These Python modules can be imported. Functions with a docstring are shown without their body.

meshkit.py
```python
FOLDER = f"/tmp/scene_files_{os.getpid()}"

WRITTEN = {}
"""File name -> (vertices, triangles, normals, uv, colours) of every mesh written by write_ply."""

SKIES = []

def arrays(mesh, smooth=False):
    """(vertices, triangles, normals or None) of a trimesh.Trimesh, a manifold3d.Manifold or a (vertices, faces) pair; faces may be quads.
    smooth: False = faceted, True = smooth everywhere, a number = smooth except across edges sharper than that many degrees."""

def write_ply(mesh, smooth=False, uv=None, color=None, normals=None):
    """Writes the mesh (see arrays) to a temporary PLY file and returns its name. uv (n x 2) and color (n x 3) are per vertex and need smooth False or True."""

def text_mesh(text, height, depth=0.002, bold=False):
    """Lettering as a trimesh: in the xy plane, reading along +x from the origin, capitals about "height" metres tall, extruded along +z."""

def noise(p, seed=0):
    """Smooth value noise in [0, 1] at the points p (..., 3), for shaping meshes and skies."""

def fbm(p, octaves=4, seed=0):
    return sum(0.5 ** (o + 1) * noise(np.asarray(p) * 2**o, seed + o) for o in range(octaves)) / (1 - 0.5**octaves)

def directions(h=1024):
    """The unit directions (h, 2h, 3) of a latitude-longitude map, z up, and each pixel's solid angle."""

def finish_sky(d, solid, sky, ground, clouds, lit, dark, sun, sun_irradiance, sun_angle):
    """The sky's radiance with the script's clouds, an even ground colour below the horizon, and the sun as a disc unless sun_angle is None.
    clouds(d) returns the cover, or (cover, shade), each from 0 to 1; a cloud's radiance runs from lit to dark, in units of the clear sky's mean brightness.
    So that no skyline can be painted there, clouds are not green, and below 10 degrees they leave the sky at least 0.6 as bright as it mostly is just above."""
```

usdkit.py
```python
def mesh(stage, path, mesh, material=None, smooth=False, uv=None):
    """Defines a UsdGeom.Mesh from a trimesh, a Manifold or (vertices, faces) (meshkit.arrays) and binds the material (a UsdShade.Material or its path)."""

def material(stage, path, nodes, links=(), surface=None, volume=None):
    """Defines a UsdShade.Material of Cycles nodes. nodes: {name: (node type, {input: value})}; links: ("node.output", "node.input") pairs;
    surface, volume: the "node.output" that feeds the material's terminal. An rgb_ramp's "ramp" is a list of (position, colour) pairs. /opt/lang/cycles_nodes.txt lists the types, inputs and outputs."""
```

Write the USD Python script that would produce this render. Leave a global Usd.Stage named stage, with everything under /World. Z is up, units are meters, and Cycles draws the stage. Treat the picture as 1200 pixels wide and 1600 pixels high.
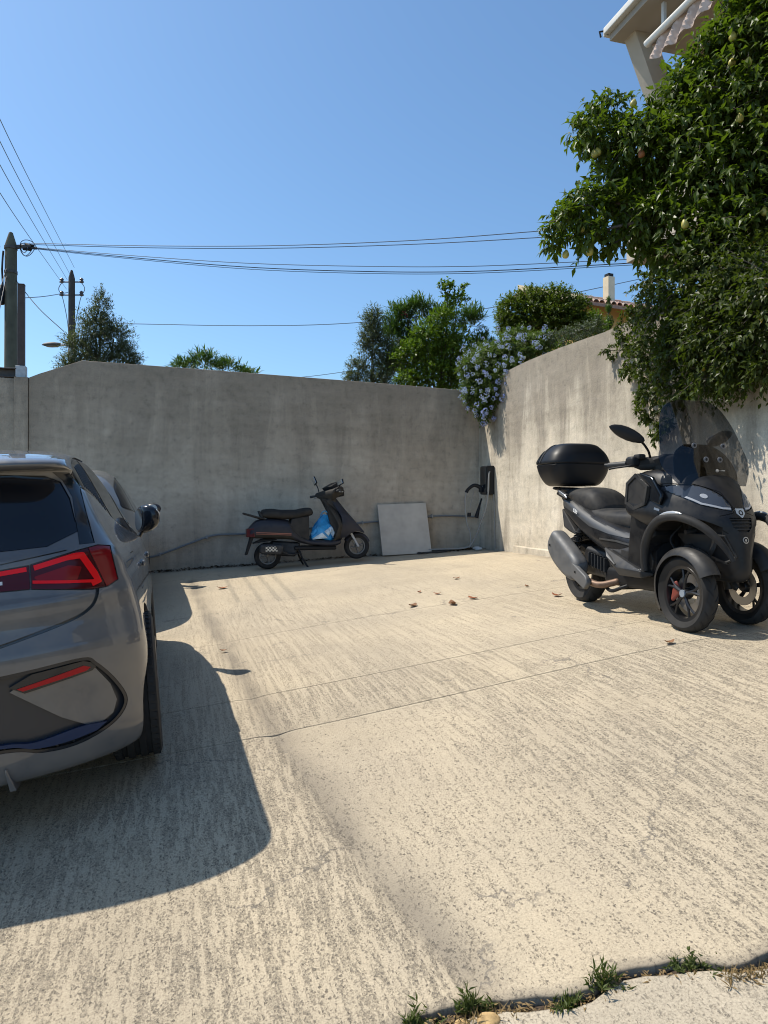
import math, random
import numpy as np, trimesh, manifold3d as m3
import shapely.geometry as sg
from shapely.ops import unary_union
from scipy.interpolate import RBFInterpolator, PchipInterpolator
from pxr import Usd, UsdGeom, UsdLux, UsdShade, Gf, Sdf, Vt
import usdkit, meshkit

stage = Usd.Stage.CreateInMemory()
UsdGeom.SetStageUpAxis(stage, UsdGeom.Tokens.z)
UsdGeom.SetStageMetersPerUnit(stage, 1.0)
stage.SetDefaultPrim(UsdGeom.Xform.Define(stage, '/World').GetPrim())
UsdGeom.Scope.Define(stage, '/World/Looks')

# ------------------------------------------------------------------ camera, sky, sun
EYE = 1.25
FOCAL = 1130.0 / 1200.0            # focal length over picture width
cam = UsdGeom.Camera.Define(stage, '/World/camera')
cam.AddTranslateOp().Set(Gf.Vec3d(0, 0, EYE))
cam.AddRotateXOp().Set(90.0)
cam.CreateHorizontalApertureAttr(24.0)
cam.CreateVerticalApertureAttr(32.0)
cam.CreateFocalLengthAttr(24.0 * FOCAL)
cam.CreateClippingRangeAttr(Gf.Vec2f(0.05, 3000))
cam.CreateExposureAttr(0.54)

SUN_DIR = np.array([-0.64, 0.20, 1.0])          # towards the sun
SUN_DIR /= np.linalg.norm(SUN_DIR)
SUN_ELEV = math.asin(SUN_DIR[2])
SUN_ROT = math.atan2(SUN_DIR[0], SUN_DIR[1])
sun = UsdLux.DistantLight.Define(stage, '/World/sun')
sun.CreateIntensityAttr(1.05)
sun.CreateAngleAttr(0.5)
sun.CreateNormalizeAttr(True)
sun.CreateColorAttr(Gf.Vec3f(1.0, 0.93, 0.82))
_q = Gf.Rotation(Gf.Vec3d(0, 0, 1), Gf.Vec3d(*map(float, SUN_DIR)))
sun.AddOrientOp().Set(Gf.Quatf(_q.GetQuat()))

sky = UsdLux.DomeLight.Define(stage, '/World/sky')
skymat = usdkit.material(stage, '/World/Looks/sky_air', {
    'sky': ('sky_texture', {'sky_type': 'single_scattering', 'sun_disc': False, 'sun_elevation': SUN_ELEV,
                            'sun_rotation': SUN_ROT, 'altitude': 60.0, 'air_density': 1.0, 'aerosol_density': 1.1, 'ozone_density': 3.0}),
    'tint': ('mix', {'mix_type': 'multiply', 'fac': 1.0, 'color2': (0.80, 0.99, 1.06)}),
    'bg': ('background_shader', {'strength': 0.118})}, [('sky.color', 'tint.color1'), ('tint.color', 'bg.color')], surface='bg.background')
UsdShade.MaterialBindingAPI.Apply(sky.GetPrim()).Bind(skymat)
sky.GetPrim().SetCustomDataByKey('kind', 'structure')

# ------------------------------------------------------------------ helpers: naming and prims
_names = {}
def numbered(parent, name):
    k = (parent, name)
    n = _names.get(k, 0)
    _names[k] = n + 1
    return f'{parent}/{name}' if n == 0 else f'{parent}/{name}_{n:03d}'

def tag(prim, label=None, cat=None, group=None, kind=None):
    for k, v in (('label', label), ('category', cat), ('group', group), ('kind', kind)):
        if v:
            prim.SetCustomDataByKey(k, v)

def thing(name, label=None, cat=None, loc=(0, 0, 0), rotz=0.0, group=None, kind=None, tilt=None):
    p = numbered('/World', name)
    x = UsdGeom.Xform.Define(stage, p)
    x.AddTranslateOp().Set(Gf.Vec3d(*map(float, loc)))
    x.AddRotateZOp().Set(float(rotz))
    if tilt:
        x.AddRotateXYZOp().Set(Gf.Vec3f(*map(float, tilt)))
    tag(x.GetPrim(), label, cat, group, kind)
    return p

def add(name, mesh, mat, parent='/World', smooth=30, label=None, cat=None, group=None, kind=None):
    p = numbered(parent, name)
    m = usdkit.mesh(stage, p, mesh, mat, smooth=smooth)
    tag(m.GetPrim(), label, cat, group, kind)
    return p

# ------------------------------------------------------------------ helpers: shapes
def R(seed):
    return np.random.default_rng(seed)

def at(px, py, d):
    """the point that lies d metres ahead at that place of the view"""
    return np.array([(px - 600) / 1130.0 * d, d, EYE + (800 - py) / 1130.0 * d])

def spl(pts, n=8, closed=False):
    """Catmull-Rom through the points"""
    p = np.asarray(pts, float)
    if closed:
        q = np.vstack([p[-1], p, p[0], p[1]]); m = len(p)
    else:
        q = np.vstack([2 * p[0] - p[1], p, 2 * p[-1] - p[-2]]); m = len(p) - 1
    t = np.linspace(0, 1, n, endpoint=False)[:, None]
    out = []
    for i in range(m):
        a, b, c, d = q[i:i + 4]
        out.append(0.5 * ((2 * b) + (c - a) * t + (2 * a - 5 * b + 4 * c - d) * t ** 2 + (3 * b - a - 3 * c + d) * t ** 3))
    if not closed:
        out.append(p[-1:])
    return np.vstack(out)

def tm(v, f):
    return trimesh.Trimesh(np.asarray(v, float), np.asarray(f, int), process=False)

def cat(*ms):
    ms = [x for x in ms if x is not None]
    return trimesh.util.concatenate([to_tm(x) for x in ms])

def to_tm(x):
    if isinstance(x, m3.Manifold):
        mm = x.to_mesh()
        return tm(mm.vert_properties[:, :3], mm.tri_verts)
    return x

def to_m(x):
    if isinstance(x, m3.Manifold):
        return x
    x = trimesh.Trimesh(x.vertices, x.faces, process=False)
    x.merge_vertices()
    return m3.Manifold(m3.Mesh(np.asarray(x.vertices, np.float32), np.asarray(x.faces, np.uint32)))

def ringstack(loops, capped=True):
    L = np.asarray(loops, float)
    m, k = L.shape[:2]
    v = L.reshape(-1, 3)
    i, j = np.meshgrid(np.arange(m - 1), np.arange(k), indexing='ij')
    a = i * k + j; b = i * k + (j + 1) % k; c = a + k; d = b + k
    f = [np.stack([a, b, d], -1).reshape(-1, 3), np.stack([a, d, c], -1).reshape(-1, 3)]
    if capped:
        v = np.vstack([v, L[0].mean(0), L[-1].mean(0)])
        j = np.arange(k); jn = (j + 1) % k
        f.append(np.stack([np.full(k, m * k), jn, j], -1))
        f.append(np.stack([np.full(k, m * k + 1), (m - 1) * k + j, (m - 1) * k + jn], -1))
    t = tm(v, np.vstack(f))
    if capped and t.volume < 0:
        t.invert()
    return t

def tube(path, r, n=8, closed=False):
    p = np.asarray(path, float)
    r = np.broadcast_to(np.asarray(r, float), (len(p),))
    tan = np.gradient(p, axis=0)
    if closed:
        tan = np.roll(p, -1, 0) - np.roll(p, 1, 0)
    tan /= np.maximum(np.linalg.norm(tan, axis=1, keepdims=True), 1e-9)
    up = np.array([0, 0, 1.0]) if abs(tan[0][2]) < 0.9 else np.array([1.0, 0, 0])
    u = np.cross(tan[0], up); u /= np.linalg.norm(u)
    loops = []
    th = np.linspace(0, 2 * np.pi, n, endpoint=False)
    for i in range(len(p)):
        u = u - tan[i] * (u @ tan[i]); u /= np.linalg.norm(u)
        w = np.cross(tan[i], u)
        loops.append(p[i] + r[i] * (np.cos(th)[:, None] * u + np.sin(th)[:, None] * w))
    if closed:
        loops.append(loops[0])
    return ringstack(loops, not closed)

def prism(poly, axis, lo, hi):
    """2D outline extruded along an axis: x: (y,z), y: (x,z), z: (x,y)"""
    m = m3.CrossSection([np.asarray(poly, float)], m3.FillRule.NonZero).extrude(hi - lo)
    T = {'x': [[0, 0, 1, lo], [1, 0, 0, 0], [0, 1, 0, 0]], 'y': [[1, 0, 0, 0], [0, 0, 1, lo], [0, 1, 0, 0]], 'z': [[1, 0, 0, 0], [0, 1, 0, 0], [0, 0, 1, lo]]}[axis]
    poly = np.asarray(poly, float)
    ar = 0.5 * np.sum(poly[:, 0] * np.roll(poly[:, 1], -1) - np.roll(poly[:, 0], -1) * poly[:, 1])
    if ar < 0:
        m = m3.CrossSection([poly[::-1]], m3.FillRule.NonZero).extrude(hi - lo)
    return m.transform(np.array(T, float))

def shprism(shape, axis, lo, hi):
    """a shapely outline (holes kept) extruded"""
    out = None
    for g in getattr(shape, 'geoms', [shape]):
        if g.is_empty or g.area < 1e-9:
            continue
        m = prism(np.array(g.exterior.coords)[:-1], axis, lo, hi)
        for h in g.interiors:
            m = m - prism(np.array(h.coords)[:-1], axis, lo - 0.01, hi + 0.01)
        out = m if out is None else out + m
    return out

def stroke(pts, w):
    return sg.LineString(pts).buffer(w, cap_style=2, join_style=1)

def pillow(poly, axis, half, r, n=4, mid=0.0):
    """outline extruded to +-half with rounded edges of radius r (vertices moved along their normals)"""
    p = np.asarray(poly, float)
    ar = 0.5 * np.sum(p[:, 0] * np.roll(p[:, 1], -1) - np.roll(p[:, 0], -1) * p[:, 1])
    if ar < 0:
        p = p[::-1]
    e0 = p - np.roll(p, 1, 0); e1 = np.roll(p, -1, 0) - p
    e0 /= np.maximum(np.linalg.norm(e0, axis=1, keepdims=True), 1e-9); e1 /= np.maximum(np.linalg.norm(e1, axis=1, keepdims=True), 1e-9)
    nr = np.stack([e0[:, 1] + e1[:, 1], -(e0[:, 0] + e1[:, 0])], 1)
    nr /= np.maximum(np.linalg.norm(nr, axis=1, keepdims=True), 1e-9)
    lv = []
    a = np.linspace(0, np.pi / 2, n + 1)
    for t in a:
        lv.append((-half + r - r * math.cos(t) if False else -(half - r) - r * math.cos(t), r * (1 - math.sin(t))))
    for t in a[::-1]:
        lv.append(((half - r) + r * math.cos(t), r * (1 - math.sin(t))))
    loops = []
    for y, ins in lv:
        q = p - nr * ins
        y = y + mid
        c = np.full(len(q), y)
        loops.append({'x': np.stack([c, q[:, 0], q[:, 1]], 1), 'y': np.stack([q[:, 0], c, q[:, 1]], 1), 'z': np.stack([q[:, 0], q[:, 1], c], 1)}[axis])
    return ringstack(loops)

def rbox(c, s, r=0.01, n=2):
    """box with rounded edges"""
    s = np.asarray(s, float) / 2
    r = min(r, s.min() * 0.95)
    sph = m3.Manifold.sphere(r, 8 if n < 3 else 16)
    pts = []
    for sx in (-1, 1):
        for sy in (-1, 1):
            for sz in (-1, 1):
                pts.append(sph.translate([float(sx * (s[0] - r)), float(sy * (s[1] - r)), float(sz * (s[2] - r))]))
    return m3.Manifold.batch_hull(pts).translate([float(x) for x in c])

def box(c, s):
    return trimesh.creation.box(extents=s, transform=trimesh.transformations.translation_matrix(c))

def hull(pts, r=0.0):
    if r:
        sph = m3.Manifold.sphere(r, 8)
        return m3.Manifold.batch_hull([sph.translate([float(v) for v in p]) for p in pts])
    return m3.Manifold.hull_points(np.asarray(pts, float))

def lathe(prof, axis='y', n=48, c=(0, 0, 0)):
    """closed (r, h) profile revolved round an axis"""
    p = np.asarray(prof, float)
    th = np.linspace(0, 2 * np.pi, n, endpoint=False)
    loops = []
    for t in th:
        x = p[:, 0] * math.cos(t); z = p[:, 0] * math.sin(t)
        loops.append({'y': np.stack([x, p[:, 1], z], 1), 'z': np.stack([x, z, p[:, 1]], 1), 'x': np.stack([p[:, 1], x, z], 1)}[axis])
    loops.append(loops[0])
    t = ringstack(np.array(loops), False)
    t.merge_vertices()
    if t.volume < 0:
        t.invert()
    t.apply_translation(c)
    return t

def cyl(p0, p1, r, n=16, r1=None):
    p0, p1 = np.asarray(p0, float), np.asarray(p1, float)
    return tube(np.array([p0, p1]), [r, r if r1 is None else r1], n)

def ellip(c, s, n=2, rot=None):
    t = trimesh.creation.icosphere(subdivisions=n)
    t.apply_scale(s)
    if rot is not None:
        t.apply_transform(rot)
    t.apply_translation(c)
    return t

def rotm(deg, axis, c=(0, 0, 0)):
    return trimesh.transformations.rotation_matrix(math.radians(deg), axis, c)

def xf(m, *Ts):
    m = to_tm(m).copy()
    for T in Ts:
        m.apply_transform(T)
    return m

def moved(m, d):
    m = to_tm(m).copy(); m.apply_translation(d); return m

def grid(P, thick=None):
    """a sheet from an (m,n,3) net; with thick (m,n,3 offsets) a closed shell"""
    P = np.asarray(P, float)
    m, n = P.shape[:2]
    i, j = np.meshgrid(np.arange(m - 1), np.arange(n - 1), indexing='ij')
    a = i * n + j; b = a + 1; c = a + n; d = c + 1
    f = np.vstack([np.stack([a, c, d], -1).reshape(-1, 3), np.stack([a, d, b], -1).reshape(-1, 3)])
    if thick is None:
        return tm(P.reshape(-1, 3), f)
    v = np.vstack([P.reshape(-1, 3), (P + thick).reshape(-1, 3)])
    o = m * n
    bd = np.concatenate([np.arange(n), np.arange(1, m) * n + n - 1, (m - 1) * n + np.arange(n - 2, -1, -1), np.arange(m - 2, 0, -1) * n])
    bn = np.roll(bd, -1)
    side = np.vstack([np.stack([bd, bn, bn + o], -1), np.stack([bd, bn + o, bd + o], -1)])
    t = tm(v, np.vstack([f, f[:, ::-1] + o, side]))
    if t.volume < 0:
        t.invert()
    return t

# ------------------------------------------------------------------ materials
def pm(name, col, rough=0.5, metal=0.0, coat=0.0, spec=0.5, var=0.0, vscale=6.0, bump=0.0, bscale=60.0, bdist=0.002, col2=None, coatr=0.03, sheen=0.0, trans=0.0, dust=0.0):
    n = {'p': ('principled_bsdf', {'base_color': col, 'roughness': rough, 'metallic': metal, 'coat_weight': coat, 'coat_roughness': coatr, 'specular_ior_level': spec, 'sheen_weight': sheen, 'transmission_weight': trans})}
    l = []
    if var or bump or dust:
        n['tc'] = ('texture_coordinate', {})
    if var or col2:
        n['nz'] = ('noise_texture', {'scale': vscale, 'detail': 5.0, 'roughness': 0.6})
        c2 = col2 or tuple(x * (1 - var) for x in col)
        c1 = col if col2 else tuple(min(1, x * (1 + var)) for x in col)
        n['rp'] = ('rgb_ramp', {'ramp': [(0.3, c1), (0.7, c2)]})
        l += [('tc.object', 'nz.vector'), ('nz.fac', 'rp.fac'), ('rp.color', 'p.base_color')]
    if dust:
        n['dz'] = ('noise_texture', {'scale': 9.0, 'detail': 6.0, 'roughness': 0.65})
        n['dr'] = ('map_range', {'from_min': 0.35, 'from_max': 0.75, 'to_min': 0.0, 'to_max': dust, 'clamp': True})
        n['dm'] = ('mix', {'color1': col, 'color2': (0.33, 0.29, 0.23)})
        n['dd'] = ('map_range', {'from_min': 0.35, 'from_max': 0.75, 'to_min': rough, 'to_max': min(1, rough + 0.3), 'clamp': True})
        l += [('tc.object', 'dz.vector'), ('dz.fac', 'dr.value'), ('dr.result', 'dm.fac'), ('dm.color', 'p.base_color'), ('dz.fac', 'dd.value'), ('dd.result', 'p.roughness')]
        if var or col2:
            l = [x for x in l if x != ('rp.color', 'p.base_color')] + [('rp.color', 'dm.color1')]
    if bump:
        n['bz'] = ('noise_texture', {'scale': bscale, 'detail': 4.0, 'roughness': 0.6})
        n['b'] = ('bump', {'strength': bump, 'distance': bdist})
        l += [('tc.object', 'bz.vector'), ('bz.fac', 'b.height'), ('b.normal', 'p.normal')]
    return usdkit.material(stage, '/World/Looks/' + name, n, l, surface='p.BSDF')

def leafmat(name, c1, c2, c3=None, rough=0.45, tr=0.3, spec=0.28):
    ramp = [(0.0, c1), (0.75, c2), (1.0, c3 or c2)]
    return usdkit.material(stage, '/World/Looks/' + name, {
        'g': ('geometry', {}), 'rp': ('rgb_ramp', {'ramp': ramp}),
        'p': ('principled_bsdf', {'roughness': rough, 'specular_ior_level': spec}),
        't': ('translucent_bsdf', {}), 'gm': ('mix', {'mix_type': 'multiply', 'fac': 1.0, 'color2': (1.5, 1.7, 0.6)}),
        'mx': ('mix_closure', {'fac': tr})},
        [('g.random_per_island', 'rp.fac'), ('rp.color', 'p.base_color'), ('rp.color', 'gm.color1'), ('gm.color', 't.color'), ('p.BSDF', 'mx.closure1'), ('t.BSDF', 'mx.closure2')], surface='mx.closure')

def panemat(name, tint, rough=0.03):
    return usdkit.material(stage, '/World/Looks/' + name, {
        't': ('transparent_bsdf', {'color': tint}), 'g': ('glossy_bsdf', {'color': (1, 1, 1), 'roughness': rough}),
        'lw': ('layer_weight', {'blend': 0.5}), 'pw': ('math', {'math_type': 'power', 'value2': 5.0}), 'f': ('math', {'math_type': 'multiply_add', 'value2': 0.7, 'value3': 0.035, 'use_clamp': True}), 'm': ('mix_closure', {})},
        [('lw.facing', 'pw.value1'), ('pw.value', 'f.value1'), ('f.value', 'm.fac'), ('t.BSDF', 'm.closure1'), ('g.BSDF', 'm.closure2')], surface='m.closure')
# ------------------------------------------------------------------ the yard's own axes: a along the back wall, b away from the eye
YAW = 16.0
E1 = np.array([math.cos(math.radians(YAW)), math.sin(math.radians(YAW))])
E2 = np.array([-E1[1], E1[0]])
B_WALL, A_WALL = 10.676, 4.639
def ab(X, Y): return X * E1[0] + Y * E1[1], X * E2[0] + Y * E2[1]
def xy(a, b): return a * E1[0] + b * E2[0], a * E1[1] + b * E2[1]
_c = np.array([(-.07, 3.77, .04), (-.16, 6.5, .07), (-.23, 10.67, .41), (4.64, 10.6, .67), (1.2, 10.0, .45), (3.41, 5.57, .475), (3.2, 4.02, .475),
               (3.67, 4.04, .50), (4.64, 8.3, .68), (-2.5, 3.7, -.14), (-2.5, 6.5, -.09), (-2.5, 10.67, .33), (-6, 3.7, -.35), (-6, 10.6, .25), (.5, 1.74, -.15), (-1.5, 2.2, -.19),
               (1.4, 1.4, .02), (0, -1.5, -.45), (3, -1.5, -.2), (5, 1.2, .42), (5, 4.5, .63), (-5, -1.5, -.5), (2.2, 8.2, .45), (.9, 6.0, .20)])
_rbf = RBFInterpolator(_c[:, :2], _c[:, 2], kernel='thin_plate_spline', smoothing=0.02)
def gz_ab(a, b):
    a = np.asarray(a, float); b = np.asarray(b, float)
    return _rbf(np.stack([a.ravel(), b.ravel()], 1)).reshape(a.shape)
def gz(X, Y): return float(gz_ab(*ab(np.array([X]), np.array([Y])))[0])
def ground_at(px, py):
    """where that line of sight meets the yard"""
    d = 3.0
    for _ in range(60):
        p = at(px, py, d)
        g = gz(p[0], p[1])
        d2 = (EYE - g) / ((py - 800) / 1130.0)
        d = 0.5 * d + 0.5 * d2
    p = at(px, py, d)
    return np.array([p[0], p[1], gz(p[0], p[1])])

# ------------------------------------------------------------------ concrete materials
def concrete_ground(name, cream, dark, fine):
    mr = lambda a0, a1, b0, b1: ('map_range', {'from_min': a0, 'from_max': a1, 'to_min': b0, 'to_max': b1, 'clamp': True})
    mul = lambda v=None: ('math', {'math_type': 'multiply', **({'value2': v} if v is not None else {})})
    n = {'g': ('geometry', {}), 'rot': ('mapping', {'rotation': (0, 0, math.radians(-YAW))}),
         'nd': ('noise_texture', {'scale': 120.0, 'detail': 3.0, 'roughness': 0.65}), 'vs': ('vector_math', {'math_type': 'subtract', 'vector2': (0.5, 0.5, 0.5)}),
         'va': ('vector_math', {'math_type': 'multiply_add', 'vector2': (0.020, 0.020, 0.020)}), 'm1': ('mapping', {'scale': (1.0, 0.62, 0.0)}), 'm2': ('mapping', {'scale': (1.0, 0.022, 1)}),
         'v1': ('voronoi_texture', {'scale': 150.0, 'dimensions': '2D'}), 'v2': ('voronoi_texture', {'scale': 310.0, 'dimensions': '2D'}),
         'n2': ('noise_texture', {'scale': 52.0, 'detail': 2.5, 'roughness': 0.55, 'distortion': 0.35}),
         'n3': ('noise_texture', {'scale': 2.1, 'detail': 6.0, 'roughness': 0.65}),
         'n4': ('noise_texture', {'scale': 150.0, 'detail': 5.0, 'roughness': 0.78}), 'vc': ('voronoi_texture', {'scale': 0.62, 'feature': 'distance_to_edge', 'dimensions': '2D'}), 'cd': ('noise_texture', {'scale': 3.0, 'detail': 6.0, 'roughness': 0.7}), 'cs': ('vector_math', {'math_type': 'multiply_add', 'vector2': (0.5, 0.5, 0.0)}), 'ce': mr(0.0025, 0.006, 0.75, 0.0), 'cm': mr(0.50, 0.56, 0.0, 1.0), 'cr': mul(), 'mx5': ('mix', {'color2': (0.16, 0.14, 0.115)}),
         'n5': ('noise_texture', {'scale': 0.6, 'detail': 4.0, 'roughness': 0.6}),
         'ar': ('attribute', {'attribute': 'roughzone'}), 'ad': ('attribute', {'attribute': 'dirt_and_shade'}),
         'st': mr(0.40, 0.64, 0.10, 1.35), 'bl': mr(0.30, 0.68, 0.45, 1.35), 'd1': mul(), 'd2': mul(), 'dens': mul(0.57), 'dens2': mul(1.1),
         'c1': ('separate_color', {}), 'c2': ('separate_color', {}), 'lt1': ('math', {'math_type': 'less_than'}), 'lt2': ('math', {'math_type': 'less_than'}),
         'e1': mr(0.22, 0.70, 1.0, 0.0), 'e2': mr(0.22, 0.70, 1.0, 0.0), 's1': mul(), 's2': mul(), 'g1': mr(0.0, 1.0, 0.22, 1.0), 'g2': mr(0.0, 1.0, 0.15, 1.0), 's1g': mul(), 's2g': mul(), 's2b': mul(0.75), 'spots': ('math', {'math_type': 'maximum'}), 'sp': mul(0.88),
         'base': ('rgb_ramp', {'ramp': [(0.25, tuple(x * 0.88 for x in cream)), (0.5, cream), (0.72, tuple(min(1, x * 1.06) for x in cream))]}),
         'big': ('rgb_ramp', {'ramp': [(0.3, (0.82, 0.82, 0.83)), (0.7, (1.08, 1.06, 1.02))]}),
         'fin': ('rgb_ramp', {'ramp': [(0.30, (0.38, 0.36, 0.34)), (0.45, (0.90, 0.90, 0.89)), (0.72, (1.28, 1.28, 1.25))]}),
         'mx1': ('mix', {'mix_type': 'multiply', 'fac': 1.0}), 'mx2': ('mix', {'mix_type': 'multiply', 'fac': fine}),
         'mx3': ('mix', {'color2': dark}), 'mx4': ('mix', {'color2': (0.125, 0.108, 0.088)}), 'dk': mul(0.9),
         'hh': ('math', {'math_type': 'multiply_add', 'value2': -1.0}), 'h4': mul(0.45),
         'b': ('bump', {'strength': 0.7, 'distance': 0.006}),
         'p': ('principled_bsdf', {'roughness': 0.88, 'specular_ior_level': 0.25})}
    l = [('g.position', 'rot.vector'), ('rot.vector', 'nd.vector'), ('nd.color', 'vs.vector1'), ('vs.vector', 'va.vector1'), ('rot.vector', 'va.vector3'), ('va.vector', 'm1.vector'),
         ('rot.vector', 'm2.vector'), ('m1.vector', 'v1.vector'), ('m1.vector', 'v2.vector'), ('m2.vector', 'n2.vector'), ('rot.vector', 'n3.vector'), ('rot.vector', 'n4.vector'), ('rot.vector', 'n5.vector'),
         ('n2.fac', 'st.value'), ('n3.fac', 'bl.value'), ('st.result', 'd1.value1'), ('bl.result', 'd1.value2'), ('d1.value', 'd2.value1'), ('ar.fac', 'd2.value2'), ('d2.value', 'dens.value1'), ('dens.value', 'dens2.value1'),
         ('v1.color', 'c1.color'), ('v2.color', 'c2.color'), ('c1.r', 'lt1.value1'), ('dens.value', 'lt1.value2'), ('c2.r', 'lt2.value1'), ('dens2.value', 'lt2.value2'),
         ('v1.distance', 'e1.value'), ('v2.distance', 'e2.value'), ('lt1.value', 's1.value1'), ('e1.result', 's1.value2'), ('lt2.value', 's2.value1'), ('e2.result', 's2.value2'),
         ('c1.g', 'g1.value'), ('c2.g', 'g2.value'), ('s1.value', 's1g.value1'), ('g1.result', 's1g.value2'), ('s2.value', 's2g.value1'), ('g2.result', 's2g.value2'), ('s2g.value', 's2b.value1'), ('s1g.value', 'spots.value1'), ('s2b.value', 'spots.value2'), ('spots.value', 'sp.value1'),
         ('n3.fac', 'base.fac'), ('n5.fac', 'big.fac'), ('n4.fac', 'fin.fac'), ('base.color', 'mx1.color1'), ('big.color', 'mx1.color2'),
         ('mx1.color', 'mx2.color1'), ('fin.color', 'mx2.color2'), ('mx2.color', 'mx3.color1'), ('sp.value', 'mx3.fac'),
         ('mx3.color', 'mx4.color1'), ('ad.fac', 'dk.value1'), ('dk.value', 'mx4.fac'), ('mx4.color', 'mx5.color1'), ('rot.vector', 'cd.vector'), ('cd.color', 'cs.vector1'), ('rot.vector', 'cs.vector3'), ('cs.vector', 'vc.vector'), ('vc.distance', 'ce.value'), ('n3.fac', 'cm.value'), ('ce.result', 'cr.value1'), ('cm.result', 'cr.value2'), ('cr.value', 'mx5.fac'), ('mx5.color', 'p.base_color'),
         ('n4.fac', 'h4.value1'), ('sp.value', 'hh.value1'), ('h4.value', 'hh.value3'), ('hh.value', 'b.height'), ('b.normal', 'p.normal')]
    return usdkit.material(stage, '/World/Looks/' + name, n, l, surface='p.BSDF')

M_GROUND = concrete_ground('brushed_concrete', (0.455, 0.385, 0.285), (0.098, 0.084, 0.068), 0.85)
M_PAVE = concrete_ground('coarse_concrete', (0.42, 0.365, 0.285), (0.16, 0.14, 0.11), 1.0)

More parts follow.
